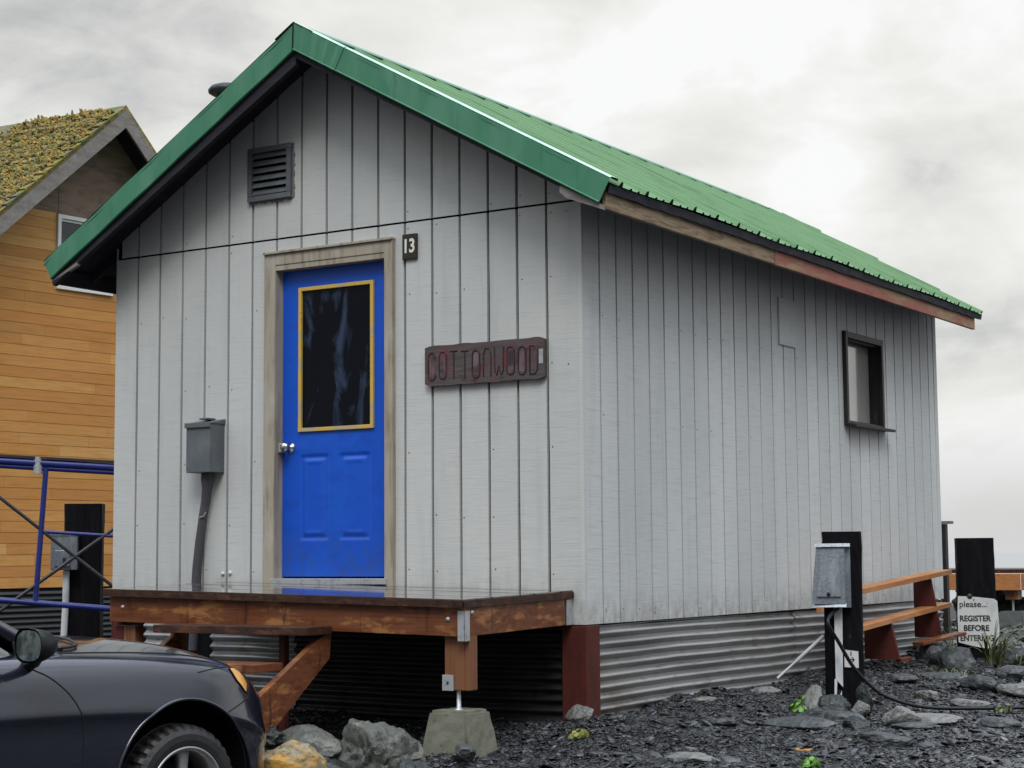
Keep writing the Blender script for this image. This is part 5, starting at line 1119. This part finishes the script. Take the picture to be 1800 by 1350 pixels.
for mfn in (lambda v: v.copy(), mir):
    a0, a1, b0, b1, c0, c1 = [mfn(Vg[k]) for k in ('A0', 'A1', 'B0', 'B1', 'C0', 'C1')]
    a0b = a0 + Vector((-.12, 0, .0)); sw = 1 if mfn is mir else -1
    MB().add([a0b, b0, b1, a1 + Vector((-.06, 0, -.01))], [(0, 1, 2, 3)]).build('side_window', GLASS_C, car)
    MB().add([b0, c0, c1, b1], [(0, 1, 2, 3)]).build('side_window', GLASS_C, car)
    MB().tube([a0 + Vector((.08, 0, -.02)), a0.lerp(a1, .5) + Vector((.0, 0, .012)), a1, a1.lerp(b1, .5) + Vector((0, 0, .02)), b1, c1, c0 + Vector((-.1, 0, .0))], [.034, .030, .028, .028, .028, .03, .045], 8).build('roof_rail', CARP, car)
    MB().tube([b0, b1], .026, 8).build('door_pillar', CARB, car)
    MB().tube([a0 + Vector((-.02, 0, -.012)), b0 + Vector((0, 0, -.012)), c0 + Vector((0, 0, -.01))], .014, 8).build('belt_trim', CARB, car)
    MB().prism([a0 + Vector((.0, sw * .004, -.01)), a0 + Vector((-.16, sw * .004, -.005)), a0 + Vector((-.16, sw * -.03, .09))], (0, sw * .01, 0)).build('mirror_triangle', CARB, car)
rf_ = []; 
for i in range(9):
    t = i / 8; s_ = 2 * t - 1; rf_ += [Vg['A1'].lerp(mir(Vg['A1']), t) + Vector((.08 * (1 - s_ * s_), 0, .035 * (1 - s_ * s_) + .012)), Vg['B1'].lerp(mir(Vg['B1']), t) + Vector((0, 0, .05 * (1 - s_ * s_) + .015)), Vg['C1'].lerp(mir(Vg['C1']), t) + Vector((-.05 * (1 - s_ * s_), 0, .03 * (1 - s_ * s_) + .012))]
MB().add(rf_, [(3 * i + j, 3 * i + 3 + j, 3 * i + 4 + j, 3 * i + 1 + j) for i in range(8) for j in range(2)], True).build('roof', CARP, car, recalc=False)
rv2 = []
for i in range(9): t = i / 8; s_ = 2 * t - 1; rv2 += [Vg['C1'].lerp(mir(Vg['C1']), t) + Vector((-.05 * (1 - s_ * s_), 0, .02)), Vg['C0'].lerp(mir(Vg['C0']), t) + Vector((-.25 - .1 * (1 - s_ * s_), 0, .0))]
MB().add(rv2, [(2 * i, 2 * i + 2, 2 * i + 3, 2 * i + 1) for i in range(8)], True).build('rear_window', GLASS_C, car)
# wiper cowl
MB().tube(topproj([(-.55, .20), (-.50, .6), (-.47, HWID)], .004), .012, 8).build('wiper_arm', CARB, car); MB().tube(topproj([(-.60, .2), (-.40, .30), (-.36, .75)], .01), .006, 8).build('wiper_blade', CARB, car)
# door mirrors
for sw in (0, 1):
    sg_ = -1 if sw == 0 else 1; yb = -.12 if sw == 0 else 2 * HWID + .12
    sh_ = []; mb = MB(); N1, N2 = 16, 10
    for i in range(N2 + 1):
        t = i / N2; sc_ = math.cos(t * math.pi / 2) ** .55 if t < 1 else .02
        for j in range(N1):
            a = 2 * math.pi * j / N1; ca, sa = math.cos(a), math.sin(a); e_ = .72
            sh_.append(Vector((-.93 + .135 * t, yb + .098 * sc_ * math.copysign(abs(ca) ** e_, ca), 1.005 + .072 * sc_ * math.copysign(abs(sa) ** e_, sa))))
    mb.add(sh_, [(i * N1 + j, i * N1 + (j + 1) % N1, (i + 1) * N1 + (j + 1) % N1, (i + 1) * N1 + j) for i in range(N2) for j in range(N1)] + [tuple(range(N2 * N1, N2 * N1 + N1))], True)
    mr_ = mb.build('door_mirror', CARB, car, recalc=True)
    MB().add([Vector((-.926, yb + .088 * math.copysign(abs(math.cos(a)) ** .72, math.cos(a)), 1.005 + .063 * math.copysign(abs(math.sin(a)) ** .72, math.sin(a)))) for a in [2 * math.pi * j / 16 for j in range(16)]], [tuple(range(16))]).build('mirror_glass', mat('mirror_glass', (.30, .34, .33), .06, .9, var=[((14, 14, 14), (.03, .05, .05), .45, .6, .8)]) if sw == 0 else bpy.data.materials['mirror_glass'], mr_, recalc=False)
    MB().tube([(-.84, yb - sg_ * .06, .96), (-.80, yb - sg_ * .15, .93), (-.79, yb - sg_ * .22, .915)], [.028, .03, .034], 8).build('mirror_arm', CARB, mr_)
# wheels
def wheel(x, yo, sgn):
    # outer face towards y = yo, sgn = direction of outside (-1 right side)
    c = Vector((x, yo, .305)); ax = Vector((0, sgn, 0)); w = .195; Rr = .305
    wh = link(bpy.data.objects.new('wheel', None)); wh.parent = car; wh.location = (0, 0, 0)
    t = MB(); n_ = 180
    prof_ = [(.205, -.004), (.212, .004), (.235, .008), (.262, .006), (.284, -.008), (.297, -.024), (.3035, -.045), (Rr, -.07), (Rr, -.092), (.298, -.094), (.298, -.101), (Rr, -.103), (Rr, -.125), (.3035, -.15), (.297, -.172), (.284, -.187), (.262, -.200), (.235, -.200), (.205, -.19)]
    u = Vector((1, 0, 0)); v_ = Vector((0, 0, 1)); vs = []; m2 = len(prof_)
    for k in range(n_):
        a = 2 * math.pi * k / n_
        for i, (r_, z_) in enumerate(prof_):
            rr_ = r_
            if r_ > .29:
                ph = (k + (2 if i > 9 else 0)) % 5
                if ph < 2: rr_ -= .014 if 5 <= i <= 13 and i not in (8, 9, 10, 11) else (.006 if i in (4, 14, 5) else 0)
            elif i in (4, 14) and (k % 5) < 2: rr_ -= .003
            vs.append(c + ax * z_ + (u * math.cos(a) + v_ * math.sin(a)) * rr_)
    t.add(vs, [(k * m2 + i, ((k + 1) % n_) * m2 + i, ((k + 1) % n_) * m2 + i + 1, k * m2 + i + 1) for k in range(n_) for i in range(m2 - 1)])
    t.build('tyre', RUBBER, wh, recalc=True)
    r_ = MB(); r_.lathe([(.186, -.16), (.180, -.10), (.184, -.03), (.198, -.012), (.206, -.004), (.208, .003), (.203, .008), (.195, .004), (.187, -.010)], c, ax, 64)
    r_.lathe([(0, -.004), (.03, -.004), (.042, -.012), (.06, -.02), (.06, -.06)], c, ax, 32)
    for k in range(5):
        a = math.pi / 2 + 2 * math.pi * k / 5; d = u * math.cos(a) + v_ * math.sin(a); s_ = ax.cross(d)
        vv = []
        for (rad, hw_, z0, z1) in ((.045, .032, -.045, -.010), (.11, .024, -.05, -.014), (.165, .030, -.06, -.014), (.196, .044, -.07, -.016)):
            vv += [c + d * rad + s_ * hw_ + ax * z0, c + d * rad + s_ * hw_ * .7 + ax * z1, c + d * rad - s_ * hw_ * .7 + ax * z1, c + d * rad - s_ * hw_ + ax * z0]
        r_.add(vv, [(4 * i + j, 4 * i + 4 + j, 4 * i + 4 + (j + 1) % 4, 4 * i + (j + 1) % 4) for i in range(3) for j in range(4)], True)
    r_.build('rim', ALLOY, wh, recalc=True)
    b_ = MB(); b_.lathe([(0, -.10), (.13, -.10), (.13, -.11)], c, ax, 32); b_.build('brake_disc', DARKP, wh, recalc=False)
wheel(0, .012, -1); wheel(WB, .012, -1); wheel(0, 2 * HWID - .012, 1); wheel(WB, 2 * HWID - .012, 1)
bmx.free()
OFF.clear()
